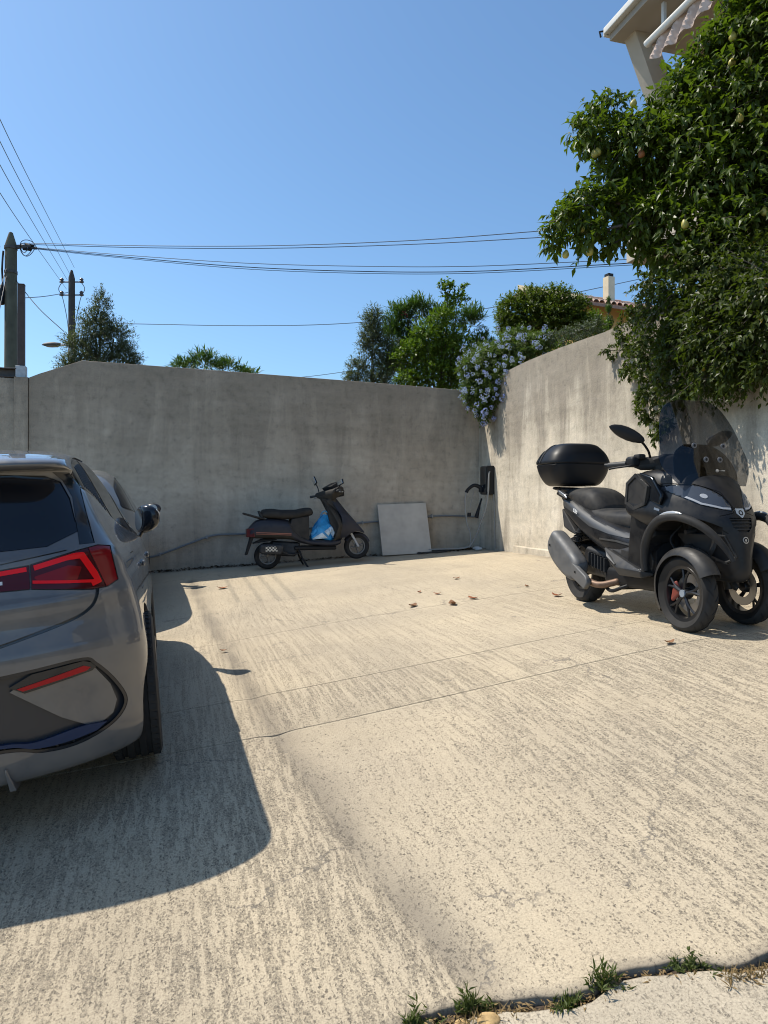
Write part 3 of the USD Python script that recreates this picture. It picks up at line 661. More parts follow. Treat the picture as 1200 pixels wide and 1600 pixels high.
# rear window, fins, lamps, bumper insert: outlines in rear view (y, z)
GLASS = [(-.53, 1.075), (0, 1.065), (.53, 1.075), (.640, 1.125), (.610, 1.27), (.575, 1.345), (.52, 1.372), (.33, 1.385), (0, 1.389), (-.33, 1.385), (-.52, 1.372), (-.575, 1.345), (-.610, 1.27), (-.640, 1.125)]
gl = sg.Polygon(GLASS).buffer(.01).buffer(-.01)
body = body - (shprism(gl.buffer(.002), 'x', 0.0, 0.9) - IN[0.012])
parts = []
parts.append(('rear_window', IN[0.0045] ^ shprism(gl, 'x', 0.0, 0.9), M_GLASSDARK))
for s in (-1, 1):
    fin = sg.Polygon([(s * 0.647, 1.070), (s * 0.703, 1.070), (s * 0.673, 1.20), (s * 0.647, 1.32), (s * 0.61, 1.385), (s * 0.55, 1.387), (s * 0.583, 1.352), (s * 0.62, 1.275)])
    body = body - (shprism(fin.buffer(.001), 'x', 0.0, 0.75) - IN[0.007])
    parts.append(('window_fin', IN[0.002] ^ shprism(fin, 'x', 0.0, 0.75), M_GLOSSBLACK))
    lamp = sg.Polygon([(s * 0.473, .916), (s * 0.473, 1.008), (s * 0.645, 1.046), (s * 0.715, 1.058), (s * 0.76, 1.048), (s * 0.783, .905), (s * 0.745, .885), (s * 0.69, .882)])
    cut = shprism(lamp.buffer(.004), 'x', -0.1, 0.53)
    body = body - (cut - IN[0.012])
    lp = lamp
    inner = sg.Polygon([(s * 0.445, .90), (s * 0.445, 1.02), (s * 0.667, 1.08), (s * 0.745, .86)]).intersection(lp)
    outer = lp.difference(inner.buffer(.003))
    hc = shprism(inner, 'x', -0.1, 0.53)
    parts.append(('tail_lamp', IN[0.002] ^ hc, M_LAMPDARK))
    parts.append(('lamp_corner', IN[0.002] ^ shprism(outer, 'x', -0.1, 0.53), M_LAMPRED))
    cpath = [(s * 0.483, .998), (s * 0.6, 1.024), (s * 0.655, 1.026), (s * 0.713, .915), (s * 0.685, .905)]
    band = stroke(cpath, .0125).union(stroke([(s * 0.475, .942), (s * 0.605, .925), (s * 0.713, .912)], .006)).intersection(inner.buffer(-.004))
    parts.append(('light_guide', BODY ^ shprism(band, 'x', -0.1, 0.53), M_LAMPBRIGHT))
    pod = sg.Polygon([(s * 0.49, .957), (s * 0.605, .985), (s * 0.645, .975), (s * 0.63, .935), (s * 0.585, .930), (s * 0.505, .945)]).buffer(.006)
    parts.append(('lamp_pod', IN[0.002].translate([-0.0012, 0, 0]) ^ shprism(pod, 'x', -0.1, 0.5), M_LAMPRED))
mid = sg.Polygon([(-.466, .917), (-.466, 1.006), (-.2, .985), (.2, .985), (.466, 1.006), (.466, .917), (.2, .925), (-.2, .925)])
body = body - (shprism(mid.buffer(.004), 'x', -0.1, 0.4) - IN[0.012])
parts.append(('centre_lamp', IN[0.002] ^ shprism(mid, 'x', -0.1, 0.4), M_LAMPDARK))
parts.append(('centre_light_guide', BODY ^ shprism(stroke([(-.458, .994), (-.2, .975), (.2, .975), (.458, .994)], .009), 'x', -0.1, 0.4), M_LAMPBRIGHT))
for k in range(3):
    for s in (-1, 1):
        parts.append(('lamp_cell', BODY ^ prism([(s * (.375 - k * .022), .944), (s * (.361 - k * .022), .944), (s * (.361 - k * .022), .957), (s * (.375 - k * .022), .957)][::s], 'x', -0.1, 0.4), M_CLEARLAMP))
# tailgate shut line
for s in (-1, 1):
    ln = stroke(spl([(s * .705, .884), (s * .70, .85), (s * .675, .81), (s * .61, .775), (s * .45, .735), (s * .30, .705), (s * .15, .695), (0, .693)], 6), .0065)
    body = body - (shprism(ln, 'x', -0.1, 0.6) - IN[0.022])
# line across tailgate above the lamps
body = body - (shprism(stroke([(-.60, 1.052), (-.3, 1.012), (0, 1.0), (.3, 1.012), (.60, 1.052)], .0025), 'x', -0.1, 0.5) - IN[0.007])
# bumper insert
INS = spl([(-.785, .40), (-.745, .50), (-.685, .585), (-.635, .618), (-.45, .610), (-.2, .598), (0, .595), (.2, .598), (.45, .610), (.635, .618), (.685, .585), (.745, .50), (.785, .40), (.76, .335), (.69, .290), (.58, .262), (.46, .268), (.34, .300), (0, .305), (-.34, .300), (-.46, .268), (-.58, .262), (-.69, .290), (-.76, .335)], 5, True)
ins = sg.Polygon(INS).buffer(0)
body = body - (shprism(ins, 'x', -0.2, 0.55) - IN[0.032])
parts.append(('bumper_insert', (IN[0.022] ^ shprism(ins.buffer(.004), 'x', -0.2, 0.55)), M_SATINBLACK))
rimb = ins.difference(ins.buffer(-.013))
parts.append(('insert_frame', IN[0.002] ^ shprism(rimb, 'x', -0.2, 0.55) , M_GLOSSBLACK))
for s in (-1, 1):
    pan = sg.Polygon([(s * 0.365, .535), (s * 0.455, .59), (s * 0.635, .60), (s * 0.675, .575), (s * 0.73, .48), (s * 0.75, .40), (s * 0.73, .345), (s * 0.655, .305), (s * 0.535, .385)]).buffer(-.006)
    parts.append(('insert_panel', IN[0.012] ^ shprism(pan, 'x', -0.2, 0.55), M_CARGREY))
    brow = sg.Polygon([(s * 0.375, .553), (s * 0.455, .590), (s * 0.635, .602), (s * 0.69, .578), (s * 0.665, .555), (s * 0.425, .520)])
    parts.append(('lamp_surround', IN[0.007] ^ shprism(brow, 'x', -0.2, 0.55), M_GLOSSBLACK))
    rf = sg.Polygon([(s * 0.42, .530), (s * 0.4, .543), (s * 0.635, .583), (s * 0.66, .571), (s * 0.645, .560)])
    parts.append(('reflector', IN[0.0045] ^ shprism(rf, 'x', -0.2, 0.55), M_REFLECTOR))
lipp = np.vstack([spl([(-.70, .325), (-.60, .335), (-.44, .318), (-.33, .335), (0, .345), (.33, .335), (.44, .318), (.60, .335), (.70, .325)], 5), spl([(.66, .300), (.55, .288), (.44, .292), (.33, .322), (0, .328), (-.33, .322), (-.44, .292), (-.55, .288), (-.66, .300)], 5)])
parts.append(('diffuser_lip', BODY.translate([-0.004, 0, 0]) ^ shprism(sg.Polygon(lipp).buffer(0), 'x', -0.2, 0.45), M_BLUEACC))
for k in range(-11, 12):
    y = k * 0.058
    fz = np.interp(abs(y), [0, .33, .44, .55, .66], [.305, .300, .268, .262, .292])
    parts.append(('diffuser_fin', IN[0.007] ^ prism([(y - .004, fz - .004), (y + .004, fz - .004), (y + .018, fz + .03), (y + .010, fz + .03)], 'x', -0.2, 0.5), M_GLOSSBLACK))
# valance keel
for s in (-1, 1):
    parts.append(('valance_keel', hull([(0.085, s * .335, .235), (0.11, s * .342, .145), (0.30, s * .345, .132), (0.11, s * .358, .145), (0.30, s * .362, .135), (.085, s * .337, .215)], .004), M_CARGREY))
# number plate recess with no readable plate (out of view): a plain plate holder
parts.append(('plate_holder', rbox((0.020, 0, 0.80), (0.02, 0.54, 0.12), 0.006), M_SATINBLACK))
for s in (-1, 1):
    body = body - (side_prism(DLO, s) - IN[0.012])
    parts.append(('window_trim', IN[0.007] ^ side_prism(DLO, s), M_GLOSSBLACK))
    for nm, pg in (('quarter_panel', p_quarter), ('rear_door_glass', p_rear), ('front_door_glass', p_front), ('mirror_triangle', p_tri)):
        mm = shprism(pg, 'y', *((0.30, 1.1) if s > 0 else (-1.1, -0.30)))
        parts.append((nm, IN[0.0045] ^ mm, M_GLASSDARK if nm != 'mirror_triangle' else M_SATINBLACK))
    # stripes on the quarter panel
    for k in range(9):
        st = sg.LineString([(.62 + k * .05, 1.10), (.74 + k * .05, 1.55)]).buffer(.006).intersection(p_quarter.buffer(-.02))
        if not st.is_empty:
            mm = shprism(st, 'y', *((0.30, 1.1) if s > 0 else (-1.1, -0.30)))
            if mm is not None:
                parts.append(('panel_stripe', IN[0.002] ^ mm, M_SATINBLACK))
    # shut lines
    def gline(pts, w=.003, d=0.012):
        global body
        body = body - (shprism(stroke(pts, w), 'y', *((0.30, 1.1) if s > 0 else (-1.1, -0.30))) - IN[d])
    gline(spl([(1.08, 1.08), (1.13, .95), (1.155, .80), (1.13, .68), (1.17, .50), (1.22, .36)], 6))
    gline(spl([(1.84, 1.03), (1.88, .90), (1.90, .6), (1.90, .33)], 6))
    gline(spl([(2.96, .97), (3.02, .85), (3.02, .60), (2.96, .33)], 6))
    gline([(1.22, .35), (2.96, .33)], .003)
    if s < 0:
        gline(np.vstack([sg.Polygon([(.86, .82), (1.03, .82), (1.03, .965), (.86, .965)]).buffer(.02).exterior.coords]), .0022, 0.007)
    # handles
    for hu in (1.22, 2.02):
        hz = .90
        yb = -s * 0
        wloc = car_side(hu + .09, hz) - .002
        parts.append(('door_handle', rbox((hu + .09, s * (wloc + .013), hz + .004), (.20, .016, .028), .0075), M_CARGREY))
        parts.append(('handle_mount', rbox((hu + .165, s * (wloc + .006), hz + .004), (.035, .03, .026), .008), M_CARGREY))
        parts.append(('handle_mount', rbox((hu + .015, s * (wloc + .006), hz + .004), (.03, .03, .026), .008), M_CARGREY))
    # sill accent
    parts.append(('sill_blade', rbox((2.1, s * .880, .165), (2.0, .05, .06), .015), M_SATINBLACK))
    parts.append(('sill_accent', rbox((1.50, s * .903, .185), (.34, .012, .05), .005), M_BLUEACC))
    # arch liner
    for u in (0.76, 3.515):
        lin = to_m(cyl((u, s * 0.595, 0.352), (u, s * 0.83, 0.352), 0.384, 48)) - to_m(cyl((u, s * 0.605, 0.352), (u, s * 0.90, 0.352), 0.372, 48))
        lin = lin.trim_by_plane([0, 0, 1], 0.2)
        parts.append(('wheel_arch_liner', lin, M_BLACKPL))
add('body', body, M_CARGREY, car, smooth=28)
for nm, m, mat in parts:
    if to_m(m).num_tri() if isinstance(m, m3.Manifold) else True:
        add(nm, m, mat, car, smooth=28)
# windscreen and headlights (front, seen only from elsewhere)
ws = sg.Polygon([(-.62, 1.05), (.62, 1.05), (.50, 1.44), (-.50, 1.44)])
add('windscreen', to_m(inset(body_t, -0.002)) ^ shprism(ws, 'x', 2.0, 3.3), M_GLASSDARK, car, smooth=28)
for s in (-1, 1):
    hl = sg.Polygon([(s * .50, .66), (s * .84, .72), (s * .84, .80), (s * .62, .76), (s * .50, .72)])
    add('headlight', to_m(inset(body_t, -0.002)) ^ shprism(hl, 'x', 3.6, 4.4), M_CLEARLAMP, car, smooth=28)
# roof aerial and mirrors
add('roof_aerial', hull([(.62, 0, 1.475), (.78, 0, 1.49), (.645, 0, 1.525)], .012), M_CARGREY, car, smooth=40)
for s in (-1, 1):
    mp = numbered(car, 'door_mirror')
    UsdGeom.Xform.Define(stage, mp)
    # folded in: the shell lies along the window, its convex back outwards
    lp = []
    c = np.array([2.60, s * .905, 1.135])
    for q, su_, sz_ in ((-.045, .098, .080), (-.035, .118, .094), (0.0, .124, .100), (.035, .112, .090), (.065, .088, .070), (.085, .052, .042), (.092, .014, .012)):
        th = np.linspace(0, 2 * np.pi, 28, endpoint=False); e = 2 / 2.6
        uu = su_ * np.sign(np.cos(th)) * np.abs(np.cos(th)) ** e; zz_ = sz_ * np.sign(np.sin(th)) * np.abs(np.sin(th)) ** e
        lp.append(np.stack([c[0] + uu * .92 - q * .35, c[1] + s * (q - uu * .28), c[2] + zz_ - .18 * uu], 1))
    add('mirror_shell', ringstack(np.array(lp)), M_GLOSSBLACK, mp, smooth=50)
    add('mirror_glass', ringstack(np.array([lp[0] * 1.0, (lp[0] - lp[0].mean(0)) * .96 + lp[0].mean(0) + [0, -s * .004, 0]])), M_GLASSDARK, mp, smooth=30)
    shell = trimesh.Trimesh(*[getattr(ringstack(np.array(lp)), k_) for k_ in ('vertices', 'faces')])
    path = []
    for t_ in np.linspace(0, 1, 9):
        o_ = np.array([c[0] + .02 - .115 * t_, c[1] + s * .5, c[2] - .045 + .105 * t_])
        hit, _, _ = shell.ray.intersects_location([o_], [[0, -s, 0]], multiple_hits=False)
        if len(hit):
            path.append(hit[0] + [0, s * .001, 0])
    if len(path) > 3:
        add('indicator_strip', tube(spl(path, 4), .0055, 7), M_CLEARLAMP, mp, smooth=True)
    add('mirror_arm', hull([(2.66, s * .84, .985), (2.76, s * .84, .985), (2.64, s * .885, 1.06), (2.70, s * .88, 1.06)], .014), M_GLOSSBLACK, mp, smooth=40)
for s in (-1, 1):
    for u in (0.76, 3.515):
        car_wheel('wheel', car, u, s * 0.798, 0.347, 0.225, s)

# ------------------------------------------------------------------ small rounded car ahead
H2 = 16.0
c2o = np.array([-3.12, 6.78])
car2 = thing('parked_car', 'small grey rounded car, mostly hidden, ahead of the slate grey hatchback', 'car', (c2o[0], c2o[1], 0.225), 90 + H2, tilt=(-3, 0, 0))
rows2 = [(0.18, .68, .25, 3.35, .5, .5, 2.6, 2.4), (0.24, .76, .10, 3.50, .6, .6, 2.6, 2.4), (0.40, .80, .03, 3.56, .8, .8, 2.5, 2.4), (0.60, .815, .0, 3.55, .9, .9, 2.5, 2.3), (0.78, .81, .05, 3.40, .9, .9, 2.5, 2.3),
         (0.88, .79, .09, 3.15, .9, .9, 2.5, 2.2), (0.95, .76, .12, 2.90, .85, .8, 2.5, 2.2), (1.05, .715, .18, 2.65, .75, .75, 2.5, 2.2), (1.2, .65, .29, 2.38, .75, .7, 2.4, 2.2), (1.32, .585, .42, 2.15, .7, .7, 2.3, 2.2),
         (1.40, .52, .56, 1.98, .65, .6, 2.2, 2.2), (1.45, .44, .72, 1.84, .5, .5, 2.1, 2.1), (1.48, .30, .92, 1.66, .3, .3, 2, 2), (1.488, .08, 1.2, 1.4, .1, .1, 2, 2)]
b2 = ringstack(plan_loops(rows2, 80, 20, 30)); b2.merge_vertices()
B2 = to_m(b2); I2 = to_m(inset(b2, .006)); I2b = to_m(inset(b2, .003)); I2d = to_m(inset(b2, .012))
D2 = spl([(.55, 1.02), (1.2, .965), (2.3, .955), (2.36, .975), (2.05, 1.22), (1.80, 1.345), (1.45, 1.385), (1.05, 1.37), (.72, 1.27), (.56, 1.12)], 5, True)
dl2 = sg.Polygon(D2).buffer(0)
bb = B2; pp2 = []
for s in (-1, 1):
    rng_ = ((0.25, 1.0) if s > 0 else (-1.0, -0.25))
    for u in (0.62, 2.92):
        bb = bb - to_m(cyl((u, s * .55, .30), (u, s * 1.0, .30), .325, 40))
    bb = bb - (prism(D2, 'y', *rng_) - I2d)
    pp2.append(('window_trim', I2 ^ prism(D2, 'y', *rng_), M_GLOSSBLACK))
    for nm, pg in (('rear_side_glass', sg.box(.4, .9, 1.06, 1.5)), ('door_glass', sg.box(1.12, .9, 2.5, 1.5))):
        pp2.append((nm, I2b ^ shprism(dl2.buffer(-.022).intersection(pg), 'y', *rng_), M_GLASSDARK))
    for pts in (spl([(1.09, .96), (1.10, .7), (1.12, .35)], 4), spl([(2.36, .95), (2.42, .7), (2.38, .35)], 4)):
        bb = bb - (shprism(stroke(pts, .003), 'y', *rng_) - I2)
rg2 = sg.Polygon([(-.5, .98), (.5, .98), (.45, 1.28), (.3, 1.34), (-.3, 1.34), (-.45, 1.28)])
bb = bb - (shprism(rg2, 'x', 0, .8) - I2d)
pp2.append(('rear_window', I2 ^ shprism(rg2, 'x', 0, .8), M_GLASSDARK))
for s in (-1, 1):
    tl = sg.Polygon([(s * .58, .56), (s * .72, .58), (s * .72, .78), (s * .60, .78)])
    pp2.append(('tail_lamp', to_m(inset(b2, -.002)) ^ shprism(tl, 'x', 0, .6), M_LAMPRED))
add('body', bb, M_CAR2, car2, smooth=28)
for nm, m, mat in pp2:
    add(nm, m, mat, car2, smooth=28)
for s in (-1, 1):
    mp = numbered(car2, 'door_mirror'); UsdGeom.Xform.Define(stage, mp)
    add('mirror_shell', ellip((2.20, s * .90, 1.02), (.055, .095, .068), 3), M_SATINBLACK, mp, smooth=True)
    add('mirror_glass', lathe([(0, -.002), (.052, -.002), (.052, .002), (0, .002)], 'x', 24, (2.143, s * .90, 1.02)), M_SILVER, mp, smooth=30)
    add('mirror_arm', hull([(2.22, s * .76, .96), (2.21, s * .86, .99)], .018), M_SATINBLACK, mp, smooth=40)
    for u in (0.62, 2.92):
        car_wheel('wheel', car2, u, s * 0.70, 0.295, 0.175, s)
# ------------------------------------------------------------------ three-wheeled scooter
M_BIKEBLACK = pm('satin_black_fairing', (0.008, 0.008, 0.009), 0.28, spec=0.28, dust=0.03)
M_BIKEGREY = pm('graphite_fairing', (0.024, 0.024, 0.025), 0.36, metal=0.15, spec=0.25, dust=0.08)
M_BIKEMATT = pm('matt_grey_plastic', (0.018, 0.018, 0.019), 0.55, spec=0.2, dust=0.06)
M_SEAT = pm('dark_seat_vinyl', (0.018, 0.018, 0.019), 0.5, spec=0.22, bump=0.3, bscale=260, bdist=0.001, dust=0.10)
M_SASH = pm('silver_grey_sash', (0.085, 0.083, 0.080), 0.36, metal=0.5)
M_MUFFLER = pm('grey_muffler_shield', (0.095, 0.097, 0.10), 0.5, metal=0.3, dust=0.15)
M_PIPE = pm('heat_browned_pipe', (0.15, 0.095, 0.065), 0.55, metal=0.5, var=0.3, vscale=20)
M_ENGINE = pm('engine_castings', (0.030, 0.030, 0.031), 0.55, metal=0.4, var=0.4, vscale=18)
M_LENS = pm('headlamp_lens', (0.050, 0.056, 0.068), 0.07, metal=0.15, spec=0.6)
M_LED = pm('white_lamp_strip', (0.30, 0.31, 0.33), 0.25, coat=0.3)
M_CALIPER = pm('red_caliper', (0.22, 0.045, 0.03), 0.45)
M_SMOKE = panemat('smoked_screen', (0.46, 0.47, 0.49))
M_SMOKE2 = panemat('dark_smoked_deflector', (0.22, 0.225, 0.24))
M_BADGE = pm('badge_silver_blue', (0.35, 0.42, 0.52), 0.25, metal=0.6)
M_BOX = pm('top_case_plastic', (0.009, 0.009, 0.010), 0.42, spec=0.22)
M_GROMMET = pm('grommet_grey', (0.10, 0.10, 0.105), 0.4)
M_WHITEPRINT = pm('white_lettering', (0.75, 0.75, 0.75), 0.5)

BHEAD = -74.0
BIKE = (1.76, 6.30)
_gb = 0.468
mp3 = thing('three_wheeled_scooter', 'large black three-wheeled scooter with smoked windscreen and top case, parked at the right', 'scooter', (BIKE[0], BIKE[1], _gb), BHEAD)

def moto_wheel(parent, c, r, w, rim_r, spokes, side=0, name='wheel', tread=True, mat=None, double=True):
    p = numbered(parent, name)
    UsdGeom.Xform.Define(stage, p).AddTranslateOp().Set(Gf.Vec3d(*map(float, c)))
    h = w / 2
    th = np.linspace(-1, 1, 15)
    outer = [(r - (1 - math.sqrt(max(0, 1 - (0.92 * t) ** 2))) * h * 0.95, t * h) for t in th]
    prof = [(rim_r * 0.985, -h * 0.62)] + outer + [(rim_r * 0.985, h * 0.62)]
    add('tyre', lathe(prof, 'y', 64), M_TYRE, p, smooth=35)
    if tread:
        gr = []
        for k in range(20):
            for sgn in (-1, 1):
                a = 2 * np.pi * k / 20 + (0.16 if sgn > 0 else 0)
                pts = []
                for q in np.linspace(0.05, 0.80, 6):
                    rr_ = r - (1 - math.sqrt(1 - (0.92 * q) ** 2)) * h * 0.95 + 0.0006
                    aa = a + 0.30 * q
                    pts.append((rr_ * math.cos(aa), sgn * q * h, rr_ * math.sin(aa)))
                gr.append(tube(pts, [.001, .0032, .0034, .0034, .003, .001], 5))
        add('tread_groove', cat(*gr), M_BLACKPL, p, smooth=False, kind='stuff')
    rp = [(rim_r * 0.88, -h * 0.60), (rim_r * 1.0, -h * 0.66), (rim_r * 1.02, -h * 0.60), (rim_r * 0.93, -h * 0.4), (rim_r * 0.93, h * 0.4), (rim_r * 1.02, h * 0.60), (rim_r * 1.0, h * 0.66), (rim_r * 0.88, h * 0.60), (rim_r * 0.865, 0)]
    add('rim', lathe(rp, 'y', 48), mat or M_RIM, p, smooth=30)
    for k in range(spokes):
        a = 2 * np.pi * k / spokes + 0.2
        if double:
            for d in (-.20, .20):
                pts = [(rim_r * .16 * math.cos(a), side * h * .40, rim_r * .16 * math.sin(a)), (rim_r * .52 * math.cos(a + d * .35), side * h * .42, rim_r * .52 * math.sin(a + d * .35)), (rim_r * .92 * math.cos(a + d), side * h * .36, rim_r * .92 * math.sin(a + d))]
                add('spoke', tube(spl(pts, 4), [.0105] * 4 + [.0085] * 4 + [.010], 6), mat or M_RIM, p, smooth=40)
        else:
            pts = [(rim_r * .14 * math.cos(a), 0, rim_r * .14 * math.sin(a)), (rim_r * .92 * math.cos(a), 0, rim_r * .92 * math.sin(a))]
            add('spoke', hull([pts[0], pts[1], (pts[0][0], .018, pts[0][2]), (pts[1][0], .016, pts[1][2]), (rim_r * .92 * math.cos(a + .16), 0, rim_r * .92 * math.sin(a + .16))], .008), mat or M_RIM, p, smooth=40)
    add('hub', lathe([(0, -h * .55), (rim_r * .16, -h * .55), (rim_r * .22, -h * .2), (rim_r * .22, h * .2), (rim_r * .16, h * .55), (0, h * .55)], 'y', 20), mat or M_RIM, p, smooth=35)
    return p

# front wheels, mudguards, discs
for s in (-1, 1):
    y = s * 0.232
    z0 = 0.252 + (0.0 if s < 0 else 0.032)
    wp = moto_wheel(mp3, (1.585, y, z0), 0.252, 0.112, 0.182, 5, side=s)
    if s < 0:
        add('hub_badge', lathe([(0, s * .040), (.024, s * .040), (.024, s * .030), (0, s * .030)], 'y', 16), M_BADGE, wp, smooth=30)
    add('brake_disc', lathe([(.07, s * -.028), (.125, s * -.028), (.125, s * -.023), (.07, s * -.023)], 'y', 36), M_DISC, wp, smooth=30)
    add('caliper', hull([(-.10, s * -.005, .03), (-.135, s * -.005, -.03), (-.09, s * .012, .06), (-.12, s * .012, -.05), (-.10, -s * .03, 0), (-.07, s * .0, .0)], .014), M_CALIPER, wp, smooth=40)
    # mudguard: an arc of shell over the tyre, longer at the back
    rows_ = []
    for a in np.linspace(math.radians(28), math.radians(212), 30):
        R_ = 0.292 + 0.012 * math.sin(a)
        row = []
        wv = 0.078 if a < math.radians(150) else 0.078 - .02 * (a - math.radians(150))
        for t in np.linspace(-1, 1, 11):
            rr_ = R_ - 0.055 * abs(t) ** 3.0
            row.append((1.585 + rr_ * math.cos(a), y + t * wv, z0 + 0.004 + rr_ * math.sin(a)))
        rows_.append(row)
    G = np.array(rows_)
    cen = np.array([1.585, y, z0])
    d_ = cen - G; d_ /= np.linalg.norm(d_, axis=2, keepdims=True)
    add('mudguard', grid(G, d_ * 0.006), M_BIKEGREY, mp3, smooth=40)
    # suspension arms and leg
    add('suspension_leg', tube([(1.545, s * .135, z0 - .02), (1.50, s * .12, .55), (1.46, s * .10, .72)], [.03, .034, .03], 10), M_ENGINE, mp3, smooth=40)
    for zz_ in (.60, .70):
        add('suspension_arm', tube([(1.54, 0, zz_ - .02), (1.53, s * .20, zz_ - .05)], [.018, .016], 8), M_ENGINE, mp3, smooth=40)
    add('brake_hose', tube(spl([(1.45, s * .16, .70), (1.42, s * .23, .60), (1.47, s * .21, .50), (1.50, s * .18, .36)], 6), .007, 6), M_BLACKPL, mp3, smooth=True)
    add('axle_bracket', hull([(1.585, s * .15, z0), (1.54, s * .13, z0 + .06), (1.56, s * .17, z0 + .02)], .025), M_ENGINE, mp3, smooth=40)

# nose and shoulders from stacked plan outlines: z, nose x, half width, nose length, back x, exponent
def nose_loops(rows, n=70):
    rows = np.asarray(rows, float)
    k = np.concatenate([[0], np.cumsum(np.linalg.norm(np.diff(rows[:, :5], axis=0), axis=1))]); k /= k[-1]
    out = []
    for z, xn, w, ln, xb, e in PchipInterpolator(k, rows, axis=0)(np.linspace(0, 1, n)):
        t = np.linspace(0, np.pi / 2, 22)
        x = xn - ln + ln * np.cos(t) ** (2 / e); y = w * np.sin(t) ** (2 / e)
        xs = np.linspace(xn - ln, xb, 8)[1:]
        X = np.concatenate([x, xs, xs[::-1], x[:0:-1]]); Y = np.concatenate([y, np.full(7, w), np.full(7, -w), -y[:0:-1]])
        out.append(np.stack([X, Y, np.full(len(X), z)], 1))
    return np.array(out)
NR = [(.335, 1.80, .050, .10, 1.62, 2.2), (.36, 1.835, .075, .13, 1.60, 2.2), (.42, 1.855, .105, .18, 1.56, 2.1), (.52, 1.850, .150, .26, 1.50, 2.0), (.60, 1.840, .215, .34, 1.42, 2.0), (.67, 1.830, .285, .44, 1.32, 2.0),
      (.73, 1.815, .335, .52, 1.20, 2.0), (.79, 1.790, .352, .58, 1.10, 2.0), (.85, 1.760, .345, .60, 1.08, 2.05), (.91, 1.720, .325, .58, 1.08, 2.1), (.97, 1.660, .305, .52, 1.10, 2.2), (1.02, 1.59, .285, .44, 1.12, 2.2), (1.055, 1.50, .262, .34, 1.14, 2.2), (1.075, 1.40, .22, .22, 1.17, 2.2), (1.082, 1.34, .16, .12, 1.20, 2.2)]
nose_t = ringstack(nose_loops(NR)); nose_t.merge_vertices()
N0 = to_m(nose_t); NI = {d: to_m(inset(nose_t, d)) for d in (.002, .005, .010, .016)}
nose = N0
legs = to_m(pillow([(1.00, .34), (1.29, .33), (1.33, .55), (1.28, .86), (1.12, .98), (1.05, .80)], 'y', .295, .04, 4))
arch_cut = None
for s in (-1, 1):
    c = to_m(cyl((1.58, s * .125, .41), (1.58, s * .60, .41), .342, 48))
    nose = nose - c
    legs = legs - to_m(cyl((1.58, s * .125, .41), (1.58, s * .60, .41), .338, 48))
hv = {}
parts = []
for s in (-1, 1):
    hl = sg.Polygon(spl([(s * .285, .945), (s * .22, .962), (s * .15, .945), (s * .075, .880), (s * .045, .795), (s * .10, .798), (s * .19, .825), (s * .25, .880)], 5, True)).buffer(0)
    cut = shprism(hl.buffer(.004), 'x', 1.30, 1.95)
    nose = nose - (cut - NI[.016])
    parts.append(('headlight', NI[.005] ^ shprism(hl, 'x', 1.30, 1.95), M_LENS))
    parts.append(('light_strip', NI[.002] ^ shprism(stroke([(s * .055, .803), (s * .10, .806), (s * .19, .836), (s * .235, .880)], .006), 'x', 1.30, 1.95), M_LED))
    parts.append(('lamp_projector', NI[.002] ^ shprism(sg.Point(s * .165, .885).buffer(.015), 'x', 1.30, 1.95), M_LED))
    # slanted vents low on the nose
    vt = sg.Polygon([(s * .060, .50), (s * .115, .63), (s * .150, .635), (s * .135, .50), (s * .095, .455)]).buffer(.006)
    nose = nose - (shprism(vt, 'x', 1.4, 1.95) - NI[.016])
    parts.append(('vent_frame', NI[.002].translate([.003, 0, 0]) ^ shprism(vt.difference(vt.buffer(-.011)), 'x', 1.4, 1.95), M_BIKEGREY))
    parts.append(('vent_recess', NI[.010] ^ shprism(vt.buffer(-.008), 'x', 1.4, 1.95), M_BLACKPL))
    # indicator strip on the arch, arch flange
    arc = [(1.58 + .342 * math.cos(a), s * .318, .41 + .342 * math.sin(a)) for a in np.linspace(math.radians(12), math.radians(186), 30)]
    for i, q in enumerate(arc):
        f = i / 29
        arc[i] = (q[0], s * (np.interp(f, [0, .16, .35, .55, 1], [.16, .235, .318, .352, .30])), q[2])
    ap = np.array(arc)
    add('arch_flange', tube(ap, np.interp(np.linspace(0, 1, 30), [0, .2, .8, 1], [.014, .026, .030, .022]), 10), M_BIKEMATT, mp3, smooth=50)
    add('turn_signal', tube(ap[11:17] + [0.012, s * .012, .026], [.004, .010, .012, .012, .010, .004], 8), pm('lamp_grey_%s' % ('right' if s < 0 else 'left'), (.42, .43, .44), .18, metal=.3, coat=.6), mp3, smooth=50)
    # shoulder panels beside the knees
    sp = [(1.085, .845), (1.10, .985), (1.20, 1.045), (1.33, .955), (1.30, .835), (1.18, .80)]
    shp = sg.Polygon(sp).buffer(.008).buffer(-.002)
    pc = np.array(shp.exterior.coords)[:-1]
    add('shoulder_panel', pillow(pc[::2] if len(pc) > 60 else pc, 'y', .018, .012, 3, s * .328), M_BIKEMATT, mp3, smooth=35)
    ring = shp.difference(shp.buffer(-.022))
    add('shoulder_frame', shprism(ring, 'y', *sorted((s * .345, s * .353))), M_BIKEGREY, mp3, smooth=35)
    gp_ = [(1.22, 1.055), (1.36, 1.02), (1.46, .90), (1.44, .83), (1.335, .86), (1.345, .955)]
    add('gloss_strake', pillow(gp_, 'y', .014, .010, 3, s * .322), M_GLOSSBLACK, mp3, smooth=35)
    add('emblem', moved(xf(trimesh.creation.box(extents=(.055, .003, .014)), rotm(12, [0, 1, 0])), (1.43, s * .347, .80)), M_BADGE, mp3, smooth=False)
grille = sg.Polygon([(-.085, .745), (.085, .745), (.070, .685), (.035, .655), (-.035, .655), (-.070, .685)])
nose = nose - (shprism(grille, 'x', 1.5, 1.95) - NI[.016])
